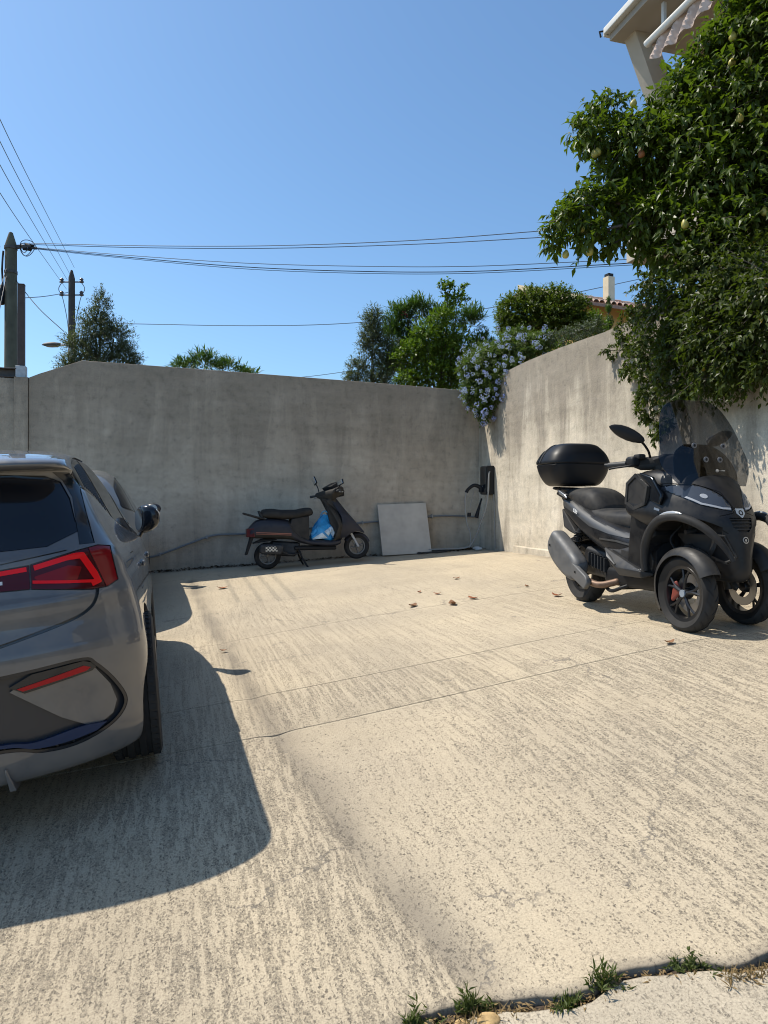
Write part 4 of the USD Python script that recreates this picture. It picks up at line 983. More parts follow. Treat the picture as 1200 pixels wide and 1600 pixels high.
parts.append(('grille_back', NI[.010] ^ shprism(grille.buffer(.002), 'x', 1.5, 1.95), M_BLACKPL))
for k in range(4):
    parts.append(('grille_bar', NI[.002] ^ shprism(stroke([(-.09, .672 + k * .021), (.09, .672 + k * .021)], .0035).intersection(grille), 'x', 1.5, 1.95), M_BIKEMATT))
shield = sg.Polygon([(-.026, .800), (.026, .800), (.026, .772), (0, .748), (-.026, .772)]).buffer(.004)
parts.append(('nose_badge', N0.translate([.003, 0, 0]) ^ shprism(shield, 'x', 1.6, 1.95), M_BADGE))
parts.append(('nose_badge_centre', N0.translate([.005, 0, 0]) ^ shprism(sg.Point(0, .778).buffer(.016).difference(sg.Point(0, .778).buffer(.010)), 'x', 1.6, 1.95), M_BLACKPL))
parts.append(('round_emblem', N0.translate([.003, 0, 0]) ^ shprism(sg.Point(0, .605).buffer(.021), 'x', 1.6, 1.95), M_SILVER))
parts.append(('round_emblem_ring', N0.translate([.005, 0, 0]) ^ shprism(sg.Point(0, .605).buffer(.015).difference(sg.Point(0, .605).buffer(.009)), 'x', 1.6, 1.95), M_BLACKPL))
for s in (-1, 1):
    ln = stroke([(s * .30, .755), (s * .17, .70), (s * .10, .645)], .0025)
    nose = nose - (shprism(ln, 'x', 1.4, 1.95) - NI[.005])
    ln = stroke([(s * .33, .97), (s * .20, .975), (s * .08, .91), (s * .035, .80), (s * .05, .775), (s * .13, .755)], .002)
    nose = nose - (shprism(ln, 'x', 1.3, 1.95) - NI[.005])
add('nose_fairing', nose, M_BIKEBLACK, mp3, smooth=30)
add('leg_shield', legs, M_BIKEBLACK, mp3, smooth=35)
for nm, m, mt in parts:
    if m.num_tri():
        add(nm, m, mt, mp3, smooth=30)
add('nose_core', rbox((1.50, 0, .60), (.30, .22, .40), .03), M_BLACKPL, mp3, smooth=40)

# windscreen: a curved smoked sheet, deflector, grommets
def screen_sheet(sv, wv, x0, x1, z0_, z1_, bulge, wrap, thick, n=26, m=26):
    rows_ = []
    for s_ in np.linspace(0, 1, n):
        w = float(PchipInterpolator(sv, wv)(s_)); row = []
        for t in np.linspace(-1, 1, m):
            xx = x0 + (x1 - x0) * s_ + bulge * math.sin(math.pi * s_) - wrap * (t * w / .33) ** 2
            zz_ = z0_ + (z1_ - z0_) * s_
            row.append((xx, t * w, zz_))
        rows_.append(row)
    G = np.array(rows_)
    off = np.zeros_like(G); off[..., 0] = -thick
    return grid(G, off)
add('windscreen', screen_sheet([0, .12, .22, .32, .42, .55, .7, .82, .9, .96, 1], [.26, .315, .35, .355, .335, .318, .295, .265, .235, .19, .12], 1.60, 1.345, .955, 1.555, .030, .070, .004), M_SMOKE, mp3, smooth=50)
add('wind_deflector', screen_sheet([0, .2, .5, .8, 1], [.22, .25, .235, .19, .10], 1.55, 1.40, .98, 1.245, .02, .075, .005, 14, 18), M_SMOKE2, mp3, smooth=50)
for (yy, zz_) in ((-.115, 1.225), (-.055, 1.13), (.115, 1.225), (.055, 1.13)):
    s_ = (zz_ - .955) / .6
    xx = 1.60 - .255 * s_ + .030 * math.sin(math.pi * s_) - .070 * (yy / .33) ** 2
    gpart = numbered(mp3, 'screen_grommet'); UsdGeom.Xform.Define(stage, gpart)
    add('washer', lathe([(.010, .0), (.019, .0), (.019, .006), (.010, .008)], 'x', 20, (xx + .001, yy, zz_)), M_GROMMET, gpart, smooth=40)
    add('bolt', lathe([(0, -.01), (.010, -.01), (.010, .006), (0, .009)], 'x', 14, (xx + .001, yy, zz_)), M_BLACKPL, gpart, smooth=40)
s_ = (1.055 - .955) / .6
xx = 1.60 - .255 * s_ + .030 * math.sin(math.pi * s_)
add('screen_emblem', lathe([(0, 0), (.012, 0), (.012, .003), (0, .003)], 'x', 16, (xx - .002, .015, 1.055)), M_SILVER, mp3, smooth=40)
add('screen_emblem_bar', moved(box((0, 0, 0), (.003, .05, .006)), (xx - .004, .055, 1.056)), M_SILVER, mp3, smooth=False)
add('dashboard', pillow([(1.18, 1.03), (1.24, 1.17), (1.36, 1.185), (1.46, 1.08), (1.40, 1.02)], 'y', .16, .03, 4), M_BIKEMATT, mp3, smooth=40)
add('dash_screen', moved(xf(rbox((0, 0, 0), (.02, .20, .10), .008), rotm(-40, [0, 1, 0])), (1.225, 0, 1.13)), M_GLASSDARK, mp3, smooth=30)

# handlebar, grips, levers, mirrors
hb = numbered(mp3, 'handlebar'); UsdGeom.Xform.Define(stage, hb)
add('bar_cover', hull([(1.16, -.20, 1.135), (1.16, .20, 1.135), (1.25, -.15, 1.17), (1.25, .15, 1.17), (1.22, -.14, 1.06), (1.22, .14, 1.06), (1.12, -.1, 1.10), (1.12, .1, 1.10)], .02), M_BIKEMATT, hb, smooth=45)
for s in (-1, 1):
    add('grip', tube([(.925, s * .385, 1.122), (.93, s * .383, 1.122), (1.045, s * .325, 1.128), (1.06, s * .32, 1.13)], [.014, .021, .020, .021], 12), M_RUBBER, hb, smooth=45)
    add('bar_end', tube([(.905, s * .397, 1.121), (.928, s * .384, 1.122)], [.018, .019], 12), M_BLACKPL, hb, smooth=45)
    add('bar_shroud', hull([(1.08, s * .29, 1.135), (1.20, s * .15, 1.15), (1.20, s * .15, 1.11), (1.12, s * .25, 1.11)], .030), M_BIKEMATT, hb, smooth=45)
    add('switch_pod', rbox((1.095, s * .295, 1.140), (.095, .075, .075), .02), M_BLACKPL, hb, smooth=45)
    add('brake_reservoir', rbox((1.13, s * .265, 1.175), (.07, .06, .035), .01), M_BIKEMATT, hb, smooth=45)
    add('brake_lever', tube(spl([(1.13, s * .30, 1.120), (1.11, s * .345, 1.108), (1.02, s * .40, 1.098), (.985, s * .415, 1.092)], 5), [.007] * 15 + [.008], 8), M_BLACKPL, hb, smooth=45)
    mpth = numbered(mp3, 'mirror'); UsdGeom.Xform.Define(stage, mpth)
    add('stalk', tube(spl([(1.215, s * .24, 1.165), (1.25, s * .28, 1.205), (1.28 if s < 0 else 1.21, s * (.34 if s < 0 else .27), 1.25), (1.30 if s < 0 else 1.20, s * (.385 if s < 0 else .28), 1.272)], 6), .0085, 8), M_BLACKPL, mpth, smooth=True)
    lp = []
    for t, ry, rz in ((-1.0, .004, .004), (-.9, .026, .02), (-.7, .044, .033), (-.35, .060, .044), (0, .064, .048), (.35, .058, .044), (.7, .040, .031), (.9, .022, .016), (1.0, .004, .004)):
        th = np.linspace(0, 2 * np.pi, 20, endpoint=False)
        yy = s * ((.485 if s < 0 else .36) + .125 * t)
        zc = 1.315 + .045 * t * 1.0
        lp.append(np.stack([(1.30 if s < 0 else 1.20) + .55 * ry * np.cos(th) - .02 * t, np.full(20, yy), zc + rz * np.sin(th)], 1))
    add('mirror_shell', ringstack(np.array(lp)), M_BLACKPL, mpth, smooth=60)
    add('mirror_glass', moved(xf(ellip((0, 0, 0), (.003, .095, .034), 2), rotm(s * 16, [1, 0, 0])), (1.266 if s < 0 else 1.166, s * (.485 if s < 0 else .36), 1.316)), M_SILVER, mpth, smooth=True)

# seat: rider's saddle, backrest step, passenger part
def sections(rows, n=60, m=32):
    """body from cross sections along x: x, top z, bottom z, half width, exponent"""
    rows = np.asarray(rows, float)
    xs = np.linspace(rows[0, 0], rows[-1, 0], n)
    out = []
    pch = PchipInterpolator(rows[:, 0], rows[:, 1:], axis=0)
    for x in xs:
        zt, zb, w, e = pch(x)
        th = np.linspace(0, 2 * np.pi, m, endpoint=False)
        y = w * np.sign(np.cos(th)) * np.abs(np.cos(th)) ** (2 / e); z = (zt + zb) / 2 + (zt - zb) / 2 * np.sign(np.sin(th)) * np.abs(np.sin(th)) ** (2 / e)
        out.append(np.stack([np.full(m, x), y, z], 1))
    return np.array(out)
seat = numbered(mp3, 'seat'); UsdGeom.Xform.Define(stage, seat)
add('rider_saddle', ringstack(sections([(.28, .80, .70, .13, 2.6), (.32, .835, .68, .17, 2.6), (.45, .815, .66, .185, 2.8), (.60, .800, .645, .185, 2.8), (.80, .795, .63, .172, 2.7), (.95, .80, .61, .140, 2.6), (1.05, .80, .60, .105, 2.5), (1.10, .76, .62, .06, 2.3)])), M_SEAT, seat, smooth=60)
add('passenger_saddle', ringstack(sections([(-.26, .955, .90, .05, 2.3), (-.22, .975, .87, .11, 2.5), (-.1, .99, .83, .155, 2.6), (.1, .995, .80, .17, 2.7), (.24, .985, .76, .175, 2.7), (.34, .95, .74, .172, 2.7), (.41, .88, .73, .150, 2.5), (.445, .83, .76, .10, 2.3)])), M_SEAT, seat, smooth=60)

# tail and side fairings
SR = [(-.16, .93, .83, .10, 2.6), (-.10, .935, .78, .165, 2.8), (.05, .91, .70, .205, 3.0), (.25, .84, .60, .235, 3.0), (.50, .76, .50, .255, 3.0), (.75, .69, .42, .265, 3.2), (1.0, .64, .34, .275, 3.4), (1.18, .62, .31, .272, 3.4), (1.30, .58, .32, .25, 3.2)]
side_t = ringstack(sections(SR, 80, 56)); side_t.merge_vertices()
SD = to_m(side_t); SI = {d: to_m(inset(side_t, d)) for d in (.004, -.004, -.007)}
add('side_fairing', SD, M_BIKEBLACK, mp3, smooth=40)
for s in (-1, 1):
    yr = (.02, .4) if s > 0 else (-.4, -.02)
    sash = sg.Polygon([(-.12, .915), (.0, .905), (.22, .835), (.50, .725), (.80, .650), (.98, .625), (1.14, .615), (1.16, .585), (.95, .590), (.74, .612), (.46, .665), (.20, .765), (-.05, .83)]).buffer(.006).buffer(-.006)
    add('side_sash', SI[-.004] ^ shprism(sash.buffer(-.003), 'y', *yr), M_SASH, mp3, smooth=40, label='silver-grey upper sash')
    low = sg.Polygon([(.03, .66), (.30, .60), (.62, .50), (.90, .50), (1.22, .56), (1.28, .44), (1.24, .35), (.95, .36), (.70, .43), (.40, .53), (.15, .62), (.02, .70)]).buffer(.004)
    add('lower_panel', SI[-.004] ^ shprism(low, 'y', *yr), M_BIKEGREY, mp3, smooth=40)
    add('panel_edge', SI[-.007] ^ shprism(stroke([(.62, .575), (.85, .565), (1.10, .535), (1.20, .52)], .006), 'y', *yr), M_SASH, mp3, smooth=40)
    # floorboard with tread strips
    fb = numbered(mp3, 'floorboard'); UsdGeom.Xform.Define(stage, fb)
    add('board', hull([(.72, s * .27, .50), (.86, s * .33, .425), (.98, s * .345, .375), (1.24, s * .335, .365), (1.26, s * .26, .35), (.98, s * .25, .34), (.80, s * .25, .42), (1.24, s * .33, .335), (1.0, s * .335, .335)], .012), M_BIKEGREY, fb, smooth=35)
    add('tread_strip', hull([(.80, s * .318, .482), (.84, s * .342, .452), (.955, s * .352, .402), (.945, s * .330, .405)], .006), M_SASH, fb, smooth=35)
    for k in range(4):
        yy = s * (.342 - k * .014)
        add('tread_strip', hull([(.985, yy, .392 - .001 * k), (1.225, yy - s * .004, .380)], .0045), M_SASH, fb, smooth=35)
    add('text', moved(xf(meshkit.text_mesh('530', .026, .002, True), rotm(90, [1, 0, 0]), rotm(180 if s > 0 else 0, [0, 0, 1]), rotm(22 * (1 if s < 0 else 1), [0, 1, 0])), (.20 if s < 0 else .27, s * .2475, .79 if s < 0 else .77)), M_WHITEPRINT, mp3, smooth=False)
    # grab handle
    add('grab_handle', hull([(-.20, s * .16, .945), (-.13, s * .185, .975), (.04, s * .205, .925), (-.02, s * .20, .905)], .012), M_BLACKPL, mp3, smooth=40)
    add('grab_handle_trim', hull([(-.10, s * .205, .965), (.05, s * .222, .905), (.03, s * .222, .925), (-.09, s * .205, .945)], .007), M_CHROME if False else M_SILVER, mp3, smooth=40)
add('tail_lamp', rbox((-.165, 0, .875), (.03, .20, .05), .012), M_LAMPRED, mp3, smooth=40)
add('tail_skirt', hull([(-.12, -.15, .80), (-.12, .15, .80), (-.02, -.19, .66), (-.02, .19, .66), (.18, -.2, .60), (.18, .2, .60), (-.05, -.12, .62), (-.05, .12, .62)], .012), M_BIKEMATT, mp3, smooth=40)
add('belly_pan', rbox((.90, 0, .285), (.75, .34, .15), .04), M_BLACKPL, mp3, smooth=40)
add('rack', hull([(-.38, -.10, 1.0), (-.38, .10, 1.0), (-.06, -.14, .975), (-.06, .14, .975), (-.06, -.12, .95), (-.06, .12, .95)], .012), M_BLACKPL, mp3, smooth=40)

# top case
tc = numbered(mp3, 'top_case'); UsdGeom.Xform.Define(stage, tc)
def box_loops(rows, cx, n=20, m=48):
    rows = np.asarray(rows, float); k = np.linspace(0, 1, len(rows)); out = []
    for z, hx, hy, e, dx in PchipInterpolator(k, rows, axis=0)(np.linspace(0, 1, n)):
        th = np.linspace(0, 2 * np.pi, m, endpoint=False)
        out.append(np.stack([cx + dx + hx * np.sign(np.cos(th)) * np.abs(np.cos(th)) ** (2 / e), hy * np.sign(np.sin(th)) * np.abs(np.sin(th)) ** (2 / e), np.full(m, z)], 1))
    return np.array(out)
add('lower_shell', ringstack(box_loops([(1.015, .15, .19, 3, 0), (1.03, .18, .22, 3.2, 0), (1.08, .205, .258, 3.4, 0), (1.14, .222, .285, 3.5, 0), (1.196, .232, .298, 3.6, 0), (1.200, .228, .294, 3.6, 0)], -.22)), M_BOX, tc, smooth=40)
add('seam', ringstack(box_loops([(1.198, .225, .29, 3.6, 0), (1.207, .225, .29, 3.6, 0)], -.22, 3)), M_BLACKPL, tc, smooth=40)
lid_t = ringstack(box_loops([(1.205, .230, .296, 3.4, 0), (1.216, .237, .304, 3.4, 0), (1.228, .236, .303, 3.4, 0), (1.29, .215, .275, 3.2, .008), (1.345, .180, .228, 3.0, .014), (1.375, .148, .185, 3.0, .018), (1.388, .105, .135, 2.8, .02), (1.391, .04, .05, 2.6, .02)], -.22, 48, 72))
lid_t.merge_vertices(); LD = to_m(lid_t)
add('lid', LD, M_BOX, tc, smooth=45)
LDo = to_m(inset(lid_t, -.004))
for s in (-1, 1):
    add('lid_panel', LDo ^ shprism(sg.Polygon([(s * .12, 1.225), (s * .285, 1.225), (s * .25, 1.30), (s * .13, 1.36)]), 'x', -.6, -.30), M_GLOSSBLACK, tc, smooth=45)
    add('lid_panel', LDo ^ shprism(sg.Polygon([(-.47, 1.222), (-.30, 1.222), (-.29, 1.33), (-.36, 1.33)]), 'y', *sorted((s * .16, s * .40))), M_GLOSSBLACK, tc, smooth=45)
    add('lid_rib', LDo ^ shprism(sg.Polygon([(-.275, 1.222), (-.255, 1.222), (-.225, 1.385), (-.255, 1.385)]), 'y', *sorted((s * .03, s * .40))), M_BIKEMATT, tc, smooth=45)

# rear end: wheel, engine, shock, muffler
moto_wheel(mp3, (0, 0, .270), .270, .145, .178, 5, side=-1, name='rear_wheel', double=True)
add('engine_block', hull([(.12, .13, .30), (.55, .13, .28), (.62, .12, .42), (.25, .14, .47), (.12, -.10, .30), (.55, -.12, .28), (.62, -.12, .42), (.25, -.12, .47)], .03), M_ENGINE, mp3, smooth=40)
for k in range(6):
    add('engine_fin', rbox((.34 + k * .045, -.165, .40 - .008 * k), (.014, .05, .11), .004), M_ENGINE, mp3, smooth=40)
add('inner_mudguard', hull([(-.22, -.085, .50), (-.22, .085, .50), (.08, -.09, .60), (.08, .09, .60), (.20, -.09, .56), (.20, .09, .56)], .012), M_BLACKPL, mp3, smooth=40)
for s in (-1, 1):
    sh = numbered(mp3, 'shock_absorber'); UsdGeom.Xform.Define(stage, sh)
    p0, p1 = np.array([.06, s * .165, .36]), np.array([.20, s * .175, .66])
    add('damper', tube([p0, p1], [.018, .018], 10), M_ENGINE, sh, smooth=40)
    t = np.linspace(0, 1, 120)
    ax = (p1 - p0) / np.linalg.norm(p1 - p0); u_ = np.cross(ax, [0, 1, 0]); v_ = np.cross(ax, u_)
    coil = p0 + np.outer(t * .9 + .05, p1 - p0) + .034 * (np.outer(np.cos(t * 44), u_) + np.outer(np.sin(t * 44), v_))
    add('spring', tube(coil, .0062, 6), M_BLACKPL, sh, smooth=True)
ex = numbered(mp3, 'exhaust'); UsdGeom.Xform.Define(stage, ex)
mf = xf(pillow(spl([(-.27, .055), (-.24, .115), (-.12, .125), (.10, .115), (.22, .085), (.25, .0), (.22, -.085), (.08, -.125), (-.10, -.125), (-.23, -.085), (-.275, -.02)], 5, True), 'y', .07, .05, 5), rotm(30, [0, 1, 0]))
add('muffler', moved(mf, (.165, -.275, .405)), M_MUFFLER, ex, smooth=50)
add('heat_shield', moved(xf(pillow([(-.12, .05), (.10, .055), (.15, .02), (.13, -.05), (-.10, -.06)], 'y', .022, .012, 3), rotm(26, [0, 1, 0])), (.43, -.325, .275)), M_MUFFLER, ex, smooth=40)
add('muffler_bolt', lathe([(0, 0), (.009, 0), (.009, .006), (0, .006)], 'y', 12, (-.01, -.352, .50)), M_BLACKPL, ex, smooth=30)
add('muffler_bolt', lathe([(0, 0), (.009, 0), (.009, .006), (0, .006)], 'y', 12, (.40, -.352, .30)), M_BLACKPL, ex, smooth=30)
add('exhaust_pipe', tube(spl([(.36, -.27, .285), (.50, -.285, .235), (.62, -.25, .215), (.72, -.15, .25)], 6), .027, 12), M_PIPE, ex, smooth=True)
add('centre_stand', tube(spl([(.60, -.20, .20), (.70, -.21, .175), (.80, -.18, .21), (.86, -.10, .25)], 5), .014, 8), M_BLACKPL, mp3, smooth=True)
add('stand_crossbar', tube([(.78, -.19, .205), (.78, .19, .205)], .014, 8), M_BLACKPL, mp3, smooth=True)
# ------------------------------------------------------------------ small scooter by the back wall
M_SCBLACK = pm('faded_dark_blue_body', (0.018, 0.019, 0.027), 0.34, spec=0.28, dust=0.05)
M_SCGREY = pm('dark_grey_scooter_plastic', (0.026, 0.0245, 0.023), 0.55, spec=0.15, dust=0.10)
M_SCSEAT = pm('worn_black_seat', (0.020, 0.019, 0.018), 0.6, spec=0.15, dust=0.08)
M_STRIPE = pm('faded_red_stripe', (0.26, 0.10, 0.075), 0.5)
M_MIRRORGLASS = pm('mirror_glass', (0.75, 0.76, 0.76), 0.05, metal=1.0)
M_CHECKER = usdkit.material(stage, '/World/Looks/checkered_sticker', {'tc': ('texture_coordinate', {}), 'm': ('mapping', {'scale': (1, 0, 1), 'location': (0.003, 0, 0.004)}),
    'c': ('checker_texture', {'scale': 44.0, 'color1': (0.62, 0.58, 0.48), 'color2': (0.02, 0.02, 0.02)}), 'p': ('principled_bsdf', {'roughness': 0.4})}, [('tc.object', 'm.vector'), ('m.vector', 'c.vector'), ('c.color', 'p.base_color')], surface='p.BSDF')
SC = (-1.62, 10.05)
_gs = gz(*SC)
sc = thing('motor_scooter', 'small old dark scooter on its centre stand against the back wall, front wheel raised', 'scooter', (SC[0], SC[1], _gs + 0.0), YAW)
for (cx, cz, nm, str_) in ((0.0, .185, 'rear_wheel', 0), (1.275, .305, 'front_wheel', 0)):
    moto_wheel(sc, (cx, 0, cz), .185, .09, .118, 4, side=-1, name=nm, tread=False, mat=pm('dull_rim_' + nm.split('_')[0], (.15, .146, .14), .5, metal=.4), double=False)
BR = [(-.275, .555, .46, .07, 2.6), (-.24, .60, .44, .105, 2.8), (-.15, .68, .43, .135, 2.8), (0, .705, .425, .155, 2.8), (.15, .70, .42, .165, 2.8), (.28, .68, .415, .165, 2.8), (.36, .56, .40, .16, 2.8), (.46, .46, .36, .158, 2.8), (.60, .405, .33, .16, 3.0), (.85, .40, .31, .165, 3.0), (.97, .41, .32, .15, 2.8), (1.02, .42, .34, .12, 2.6)]
bt = ringstack(sections(BR, 90, 48)); bt.merge_vertices()
SB = to_m(bt); SBo = {d: to_m(inset(bt, -d)) for d in (.002, .004, .003)}
add('body', SB, M_SCBLACK, sc, smooth=40)
for s in (-1, 1):
    yr = tuple(sorted((s * .02, s * .4)))
    add('lower_side_panel', SBo[.002] ^ shprism(sg.Polygon([(-.20, .44), (-.19, .485), (.30, .475), (.36, .42), (.36, .38), (-.18, .42)]), 'y', *yr), M_SCGREY, sc, smooth=40)
    add('side_stripe', SBo[.004] ^ shprism(stroke([(-.17, .512), (.31, .492)], .0055), 'y', *yr), M_STRIPE, sc, smooth=40)
    add('side_stripe', SBo[.004] ^ shprism(stroke([(-.17, .492), (.31, .474)], .004), 'y', *yr), M_STRIPE, sc, smooth=40)
    add('side_trim', SBo[.004] ^ shprism(stroke([(.27, .665), (.345, .52), (.43, .43), (.52, .415)], .012), 'y', *yr), M_SCGREY, sc, smooth=40)
add('tail_lamp', hull([(-.285, -.075, .555), (-.285, .075, .555), (-.285, -.07, .455), (-.285, .07, .455), (-.20, -.115, .565), (-.20, .115, .565), (-.19, -.115, .455), (-.19, .115, .455)], .008), pm('old_red_lamp', (.075, .012, .012), .25), sc, smooth=40)
add('seat', ringstack(sections([(-.10, .79, .755, .06, 2.3), (-.07, .825, .72, .11, 2.5), (.05, .838, .70, .135, 2.6), (.20, .825, .69, .145, 2.6), (.36, .825, .69, .145, 2.6), (.50, .850, .72, .13, 2.6), (.58, .855, .735, .115, 2.6), (.62, .83, .75, .08, 2.4), (.635, .80, .77, .03, 2.2)])), M_SCSEAT, sc, smooth=50)
add('seat_base', hull([(.33, -.12, .69), (.33, .12, .69), (.555, -.10, .725), (.555, .10, .725), (.555, -.115, .41), (.555, .115, .41), (.42, -.14, .42), (.42, .14, .42), (.30, -.14, .60), (.30, .14, .60)], .012), M_SCGREY, sc, smooth=40)
rk = numbered(sc, 'rear_rack'); UsdGeom.Xform.Define(stage, rk)
add('rack_plate', hull([(-.33, -.06, .775), (-.33, .06, .775), (-.04, -.10, .695), (-.04, .10, .695), (-.33, -.05, .765), (-.04, 0, .68)], .010), M_SCGREY, rk, smooth=40)
for s in (-1, 1):
    add('rack_post', hull([(-.12, s * .07, .80), (-.09, s * .07, .72), (-.07, s * .07, .72)], .010), M_SCGREY, rk, smooth=40)
add('mud_flap', hull([(-.235, -.06, .45), (-.235, .06, .45), (-.195, -.06, .45), (-.195, .06, .45), (-.305, -.05, .205), (-.305, .05, .205), (-.28, -.05, .21), (-.28, .05, .21)], .005), M_BLACKPL, sc, smooth=40)
add('rear_mudguard', hull([(-.20, -.055, .36), (-.20, .055, .36), (-.10, -.055, .41), (.12, -.055, .41), (.12, .055, .41), (-.10, .055, .41), (.0, 0, .43)], .006), M_BLACKPL, sc, smooth=40)
# leg shield: sheet leaning back, widest at knee height
LS = []
for t in np.linspace(0, 1, 22):
    z = .38 + t * .60
    xc = float(np.interp(z, [.38, .45, .60, .75, .90, .98], [1.02, 1.06, 1.10, 1.03, .93, .88]))
    w = float(np.interp(z, [.38, .45, .55, .66, .80, .90, .98], [.13, .17, .20, .205, .155, .095, .06]))
    LS.append([(xc - .10 * (u * u) + (.02 if abs(u) < .3 else 0) * (1 - (u / .3) ** 2 if abs(u) < .3 else 0), u * w, z) for u in np.linspace(-1, 1, 17)])
LS = np.array(LS); of = np.zeros_like(LS); of[..., 0] = -.03
add('leg_shield', grid(LS, of), M_SCGREY, sc, smooth=50)
add('steering_cover', hull([(.83, -.05, .95), (.83, .05, .95), (.93, -.05, 1.0), (.93, .05, 1.0), (1.0, -.07, .60), (1.0, .07, .60), (.93, -.05, .45), (.93, .05, .45), (1.05, -.05, .5), (1.05, .05, .5)], .02), M_SCGREY, sc, smooth=45)
FR = [(.43, .95, 1.38, .10), (.50, 1.0, 1.385, .14), (.56, 1.02, 1.345, .16), (.63, 1.03, 1.28, .165), (.72, 1.02, 1.20, .15), (.82, .97, 1.11, .115), (.92, .91, 1.03, .08), (.99, .87, .97, .055)]
lp = []
for z, xb, xf_, w in PchipInterpolator(np.arange(len(FR)), np.array(FR), axis=0)(np.linspace(0, len(FR) - 1, 30)):
    t = np.linspace(-np.pi / 2, np.pi / 2, 20)
    x = xb + (xf_ - xb) * np.cos(t) ** .9; y = w * np.sin(t)
    lp.append(np.stack([np.concatenate([x, [xb, xb]]), np.concatenate([y, [w * .6, -w * .6]]), np.full(22, z)], 1))
ft = ringstack(np.array(lp)); ft.merge_vertices()
fm = to_m(ft) - to_m(cyl((1.275, -.3, .305), (1.275, .3, .305), .215, 36))
add('front_fairing', fm, M_SCBLACK, sc, smooth=40)
G = []
for a in np.linspace(math.radians(20), math.radians(155), 20):
    G.append([(1.275 + (.205 - .04 * abs(t) ** 3) * math.cos(a), t * .062, .305 + (.205 - .04 * abs(t) ** 3) * math.sin(a)) for t in np.linspace(-1, 1, 9)])
G = np.array(G); d_ = np.array([1.275, 0, .305]) - G; d_ /= np.linalg.norm(d_, axis=2, keepdims=True)
add('front_mudguard', grid(G, d_ * .005), M_SCBLACK, sc, smooth=40)
for s in (-1, 1):
    add('fork_leg', tube([(1.16, s * .072, .52), (1.285, s * .075, .30)], [.018, .016], 8), M_GALV, sc, smooth=40)
# handlebar head
hd_ = numbered(sc, 'handlebar_head'); UsdGeom.Xform.Define(stage, hd_)
# steered to the left: built straight, then turned about the steering stem
TURN = [rotm(28, [-.28, 0, .96], (.90, 0, 1.0))]
def hadd(n_, m, mt, **k):
    add(n_, xf(m, *TURN), mt, hd_, **k)
hadd('shell', hull([(.80, -.17, 1.03), (.80, .17, 1.03), (.98, -.13, 1.13), (.98, .13, 1.13), (1.05, -.09, 1.08), (1.05, .09, 1.08), (.88, -.06, .97), (.88, .06, .97), (.80, -.20, 1.06), (.80, .20, 1.06)], .025), M_SCGREY, smooth=45)
hadd('visor', hull([(.84, -.10, 1.14), (.84, .10, 1.14), (.99, -.09, 1.215), (.99, .09, 1.215), (.87, -.10, 1.11), (.87, .10, 1.11), (1.01, -.09, 1.17), (1.01, .09, 1.17)], .010), M_BLACKPL, smooth=45)
hadd('headlamp', hull([(1.06, -.08, 1.13), (1.06, .08, 1.13), (1.075, -.07, 1.03), (1.075, .07, 1.03), (1.02, -.09, 1.14), (1.02, .09, 1.14), (1.02, -.08, 1.03), (1.02, .08, 1.03)], .012), M_BLACKPL, smooth=45)
for s in (-1, 1):
    hadd('grip', tube([(.835, s * .20, 1.055), (.80, s * .31, 1.05), (.79, s * .335, 1.05)], [.016, .018, .019], 10), M_RUBBER, smooth=45)
    hadd('switch', rbox((.83, s * .195, 1.065), (.06, .05, .055), .012), M_BLACKPL, smooth=45)
    hadd('brake_lever', tube(spl([(.87, s * .20, 1.05), (.87, s * .27, 1.035), (.85, s * .33, 1.03)], 4), .007, 6), M_SILVER, smooth=45)
for s, base, head, up in ((-1, (.84, -.19, 1.08), (.80, -.345, 1.155), 10), (1, (.84, .19, 1.08), (.87, .325, 1.29), 62)):
    hadd('mirror_stalk', tube(spl([base, (np.array(base) + head) / 2 + [.02, 0, -.01], head], 4), .007, 6), M_BLACKPL, smooth=True)
    mm = xf(rbox((0, 0, 0), (.022, .125, .075), .02, 3), rotm(s * up, [1, 0, 0]))
    hadd('mirror_shell', moved(mm, np.array(head) + [.004, 0, 0]), M_BLACKPL, smooth=45)
    gg = xf(rbox((0, 0, 0), (.004, .105, .060), .0019), rotm(s * up, [1, 0, 0]))
    hadd('mirror_glass', moved(gg, np.array(head) + [-.009, 0, 0]), M_MIRRORGLASS, smooth=45)
add('key_plate', hull([(.875, -.055, .93), (.905, -.05, .97), (.875, -.035, .93), (.90, -.035, .98)], .008), M_CHROME, sc, smooth=40)
# engine, muffler, sticker, stand
add('engine', hull([(.02, .02, .22), (.36, -.05, .20), (.42, -.05, .34), (.08, .02, .36), (.02, .12, .22), (.36, .12, .20), (.42, .12, .34), (.08, .12, .36)], .03), M_ENGINE, sc, smooth=40)
mf2 = numbered(sc, 'muffler'); UsdGeom.Xform.Define(stage, mf2)
add('can', pillow([(-.13, .315), (-.10, .352), (.15, .352), (.20, .325), (.19, .235), (.15, .205), (-.09, .215), (-.13, .245)], 'y', .055, .03, 4, -.155), M_ENGINE, mf2, smooth=45)
add('checkered_plate', prism([(-.05, .320), (.085, .320), (.125, .255), (-.05, .255)], 'y', -.218, -.2105), M_CHECKER, mf2, smooth=False)
add('exhaust_pipe', tube(spl([(.18, -.14, .25), (.30, -.12, .20), (.42, -.06, .22)], 5), .016, 8), M_ENGINE, sc, smooth=True)
cs = numbered(sc, 'centre_stand'); UsdGeom.Xform.Define(stage, cs)
for s in (-1, 1):
    add('leg', tube(spl([(.43, s * .10, .27), (.47, s * .13, .15), (.545, s * .17, .018)], 4), .014, 7), M_BLACKPL, cs, smooth=True)
    add('foot', hull([(.50, s * .17, .012), (.59, s * .175, .012)], .012), M_BLACKPL, cs, smooth=40)
